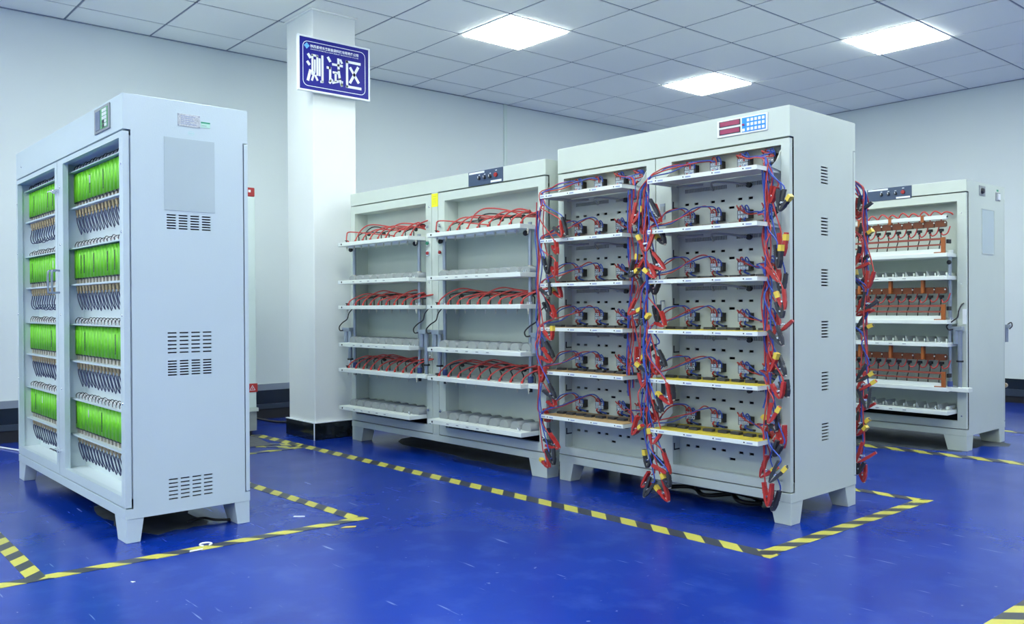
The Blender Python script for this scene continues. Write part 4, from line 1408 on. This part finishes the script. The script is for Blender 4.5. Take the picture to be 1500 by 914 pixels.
o_, i_ = rrect(0.247, 0.155, 0.04), rrect(0.243, 0.151, 0.036)
for k in range(len(o_)):
    k2 = (k + 1) % len(o_)
    bd.quad(*[(p_[0], -0.0056, 0.19 + p_[1]) for p_ in (o_[k], i_[k], i_[k2], o_[k2])])
bd.build('border_line', SIGNW, face)
GL = [
    [((.05, .95), (.21, .81), .13), ((.00, .69), (.16, .57), .13), ((.04, .03), (.20, .42), .13), ((.27, .925), (.65, .925), .10), ((.315, .95), (.315, .25), .10),
     ((.605, .95), (.605, .25), .10), ((.46, .79), (.455, .36), .09), ((.46, .40), (.27, .05), .10), ((.47, .26), (.62, .08), .10), ((.74, .86), (.74, .25), .10),
     ((.91, .98), (.91, .05), .11), ((.95, .065), (.78, .065), .10)],
    [((.07, .97), (.23, .81), .13), ((.00, .60), (.25, .60), .11), ((.21, .64), (.21, .12), .12), ((.15, .07), (.36, .22), .12), ((.33, .745), (.99, .745), .11), ((.37, .47), (.71, .47), .10),
     ((.54, .47), (.54, .15), .11), ((.33, .10), (.74, .19), .11), ((.715, .99), (.735, .55), .12), ((.73, .60), (.80, .24), .12), ((.78, .30), (.93, .03), .12), ((.90, .05), (.96, .22), .09), ((.83, .97), (.95, .83), .11)],
    [((.03, .935), (.95, .935), .12), ((.09, .98), (.09, .04), .12), ((.03, .065), (.99, .065), .12), ((.26, .20), (.80, .82), .13), ((.27, .76), (.83, .25), .13)]]
lt = MB()
for gi, g_ in enumerate(GL):
    for (p_, q_, w_) in g_:
        X0 = -0.214 + 0.150 * gi
        a_ = Vector((X0 + p_[0] * 0.129, 0.066 + p_[1] * 0.202))
        b_ = Vector((X0 + q_[0] * 0.129, 0.066 + q_[1] * 0.202))
        n_ = Vector((-(b_ - a_).y, (b_ - a_).x)).normalized() * (w_ * 0.076)
        lt.quad(*[(v_.x, -0.0056, v_.y) for v_ in (a_ - n_, b_ - n_, b_ + n_, a_ + n_)])
lt.build('large_lettering', SIGNW, face)
text_mesh('company_line', '陕西星储未来新能源科技有限责任公司', 0.0235, SIGNW, face, (0, -0.0056, 0), off=0.0003, fit=(-0.187, 0.190, 0.303, 0.325))
text_mesh('english_line', 'SHAANXI INTERSTELLA NEW ENERGY TECHNOLOGY CO.,LTD', 0.0125, SIGNW, face, (0, -0.0056, 0), fit=(-0.187, 0.190, 0.2885, 0.2965))
emb = MB()
for (cx, cz) in ((0, 0.0115), (0.0115, 0), (0, -0.0115), (-0.0115, 0)):
    emb.prism([(cx + 0.0102 * math.cos(PI / 2 * k), cz + 0.0102 * math.sin(PI / 2 * k)) for k in range(4)], -0.0062, -0.005, 'y')
emb.prism([(0.005 * math.cos(PI / 2 * k), 0.005 * math.sin(PI / 2 * k)) for k in range(4)], -0.0064, -0.005, 'y')
emb.build('emblem', SIGNC, face, (-0.2155, 0, 0.3115))

# ================================================================== grey-green cabinet half hidden behind the battery cabinet
E = thing('electrical_cabinet', 'pale grey-green cabinet half hidden between blue-white cabinet and column', 'cabinet', (-6.40, 2.35, 0))
MB().box(-0.40, -0.55, 0.20, 0.40, 0.335, 1.735).build('body', PALEG, E, bevel=0.006)
MB().box(-0.41, -0.56, 0.175, 0.41, 0.345, 0.20).build('sill', CR, E)
MB().box(-0.40, -0.55, 0.035, 0.40, 0.335, 0.175).build('plinth', GREY, E)
for (x, y) in ((-0.36, -0.5), (0.36, -0.5), (-0.36, 0.29), (0.36, 0.29)):
    MB().cyl((x, y, 0), (x, y, 0.035), 0.025, n=10).build('foot', BLACK, E)
bt = MB().box(0.34, 0.27, 1.735, 0.402, 0.332, 1.80).build('stop_box', RBTN, E, bevel=0.006)
MB().box(0.402, 0.282, 1.764, 0.4028, 0.300, 1.782).build('box_label', PAPER, bt)
wl = MB().box(0.400, 0.265, 0.315, 0.402, 0.342, 0.378).box(0.30, 0.335, 0.315, 0.402, 0.3375, 0.378).build('warning_label', RED, E)
tri = MB()
T0 = [(0.303 + 0.026 * math.cos(PI / 2 + 2 * PI * k / 3), 0.342 + 0.026 * math.sin(PI / 2 + 2 * PI * k / 3)) for k in range(3)]
T1 = [(0.303 + 0.019 * math.cos(PI / 2 + 2 * PI * k / 3), 0.342 + 0.019 * math.sin(PI / 2 + 2 * PI * k / 3)) for k in range(3)]
for k in range(3):
    k2 = (k + 1) % 3
    tri.quad(*[(0.4023, q[0], q[1]) for q in (T0[k], T0[k2], T1[k2], T1[k])])
tri.box(0.402, 0.3015, 0.336, 0.4025, 0.3045, 0.352)
tri.build('warning_triangle', PAPER, wl)

# ================================================================== small things on the floor
tag(MB().prism([(0, 0), (0.48, -0.10), (0.56, 0.12), (0.10, 0.30)], 0.0003, 0.006, 'z').build('floor_mat', RUBB, None, (-6.0, 2.33, 0), 0.2), 'dark grey rubber mat on the floor beside the grey-green cabinet foot', 'mat')
rg = MB()
pts = [(0.022 * math.cos(t), 0.022 * math.sin(t), 0.004) for t in [0.3 + 5.2 * k / 10 for k in range(11)]]
rg.tube(pts, 0.004, 6, 1)
tag(rg.build('cable_ring', PAPER, None, (-3.349, 1.285, 0)), 'small white open ring lying on striped tape before the white cabinet', 'ring')
tag(MB().prism([(0, 0), (0.05, 0.004), (0.055, 0.016), (0.004, 0.012)], 0.0005, 0.003, 'z').build('paper_scrap', PAPER, None, (-3.29, 1.20, 0.001), 1.5), 'small white paper scrap at the edge of the tape near the ring', 'paper')
tag(MB().prism([(0, 0), (0.05, -0.002), (0.05, 0.008), (0.002, 0.010)], 0.0005, 0.003, 'z').build('paper_scrap', PAPER, None, (-3.54, 1.75, 0), 0.9), 'thin white paper scrap on bare floor inside the tape corner', 'paper')
tag(MB().prism([(0, 0), (0.06, 0.002), (0.065, 0.016), (0.02, 0.018)], 0.0005, 0.003, 'z').build('tape_scrap', YEL, None, (-3.225, 1.81, 0), 1.1), 'loose yellow tape scrap beyond the pointed tape corner', 'scrap')
tag(MB().prism([(0, 0), (0.014, 0.002), (0.012, 0.012)], 0.0005, 0.003, 'z').build('paper_crumb', PAPER, None, (-3.07, 0.92, 0)), 'tiny white paper crumb on open floor left of centre', 'paper')
tag(MB().tube([(-6.80, 0.95, 0.012), (-6.66, 1.13, 0.006), (-6.50, 1.19, 0.006), (-6.3, 1.24, 0.006), (-5.9, 1.27, 0.006), (-5.6, 1.35, 0.006)], 0.006, 6, 5).build('white_cable', PAPER, None), 'white cable lying on floor at left, running under the white cabinet', 'cable')
tag(MB().tube([(-6.56, 2.72, 0.10), (-6.52, 2.9, 0.055), (-6.46, 3.05, 0.02), (-6.40, 3.2, 0.012), (-6.42, 3.5, 0.012)], 0.010, 6, 5).build('black_cable', BLACK, None), 'black cable sagging to the floor between the grey-green cabinet and column', 'cable')
tg_ = tag(MB().tube([(0, 0, 0.012), (0.12, 0.05, 0.02), (0.25, -0.03, 0.012), (0.4, 0.06, 0.03), (0.52, 0.02, 0.012), (0.45, -0.05, 0.02), (0.3, 0.08, 0.035), (0.16, 0.02, 0.03), (0.35, 0.0, 0.045), (0.6, 0.07, 0.012)], 0.011, 6, 5).build('cable_tangle', BLACK, None, FC.w(0.55, 0.22), FC.th), 'tangle of black cable lying in the shade under the clip rack', 'cable')
tag(MB().tube([(0, 0, 0.006), (0.06, 0.02, 0.016), (0.12, 0.0, 0.012), (0.2, 0.03, 0.006)], 0.006, 6, 5).build('black_cable', BLACK, None, (-3.75, 1.36, 0), 0.9), 'short black cable end under the white cabinet near its rear foot', 'cable')
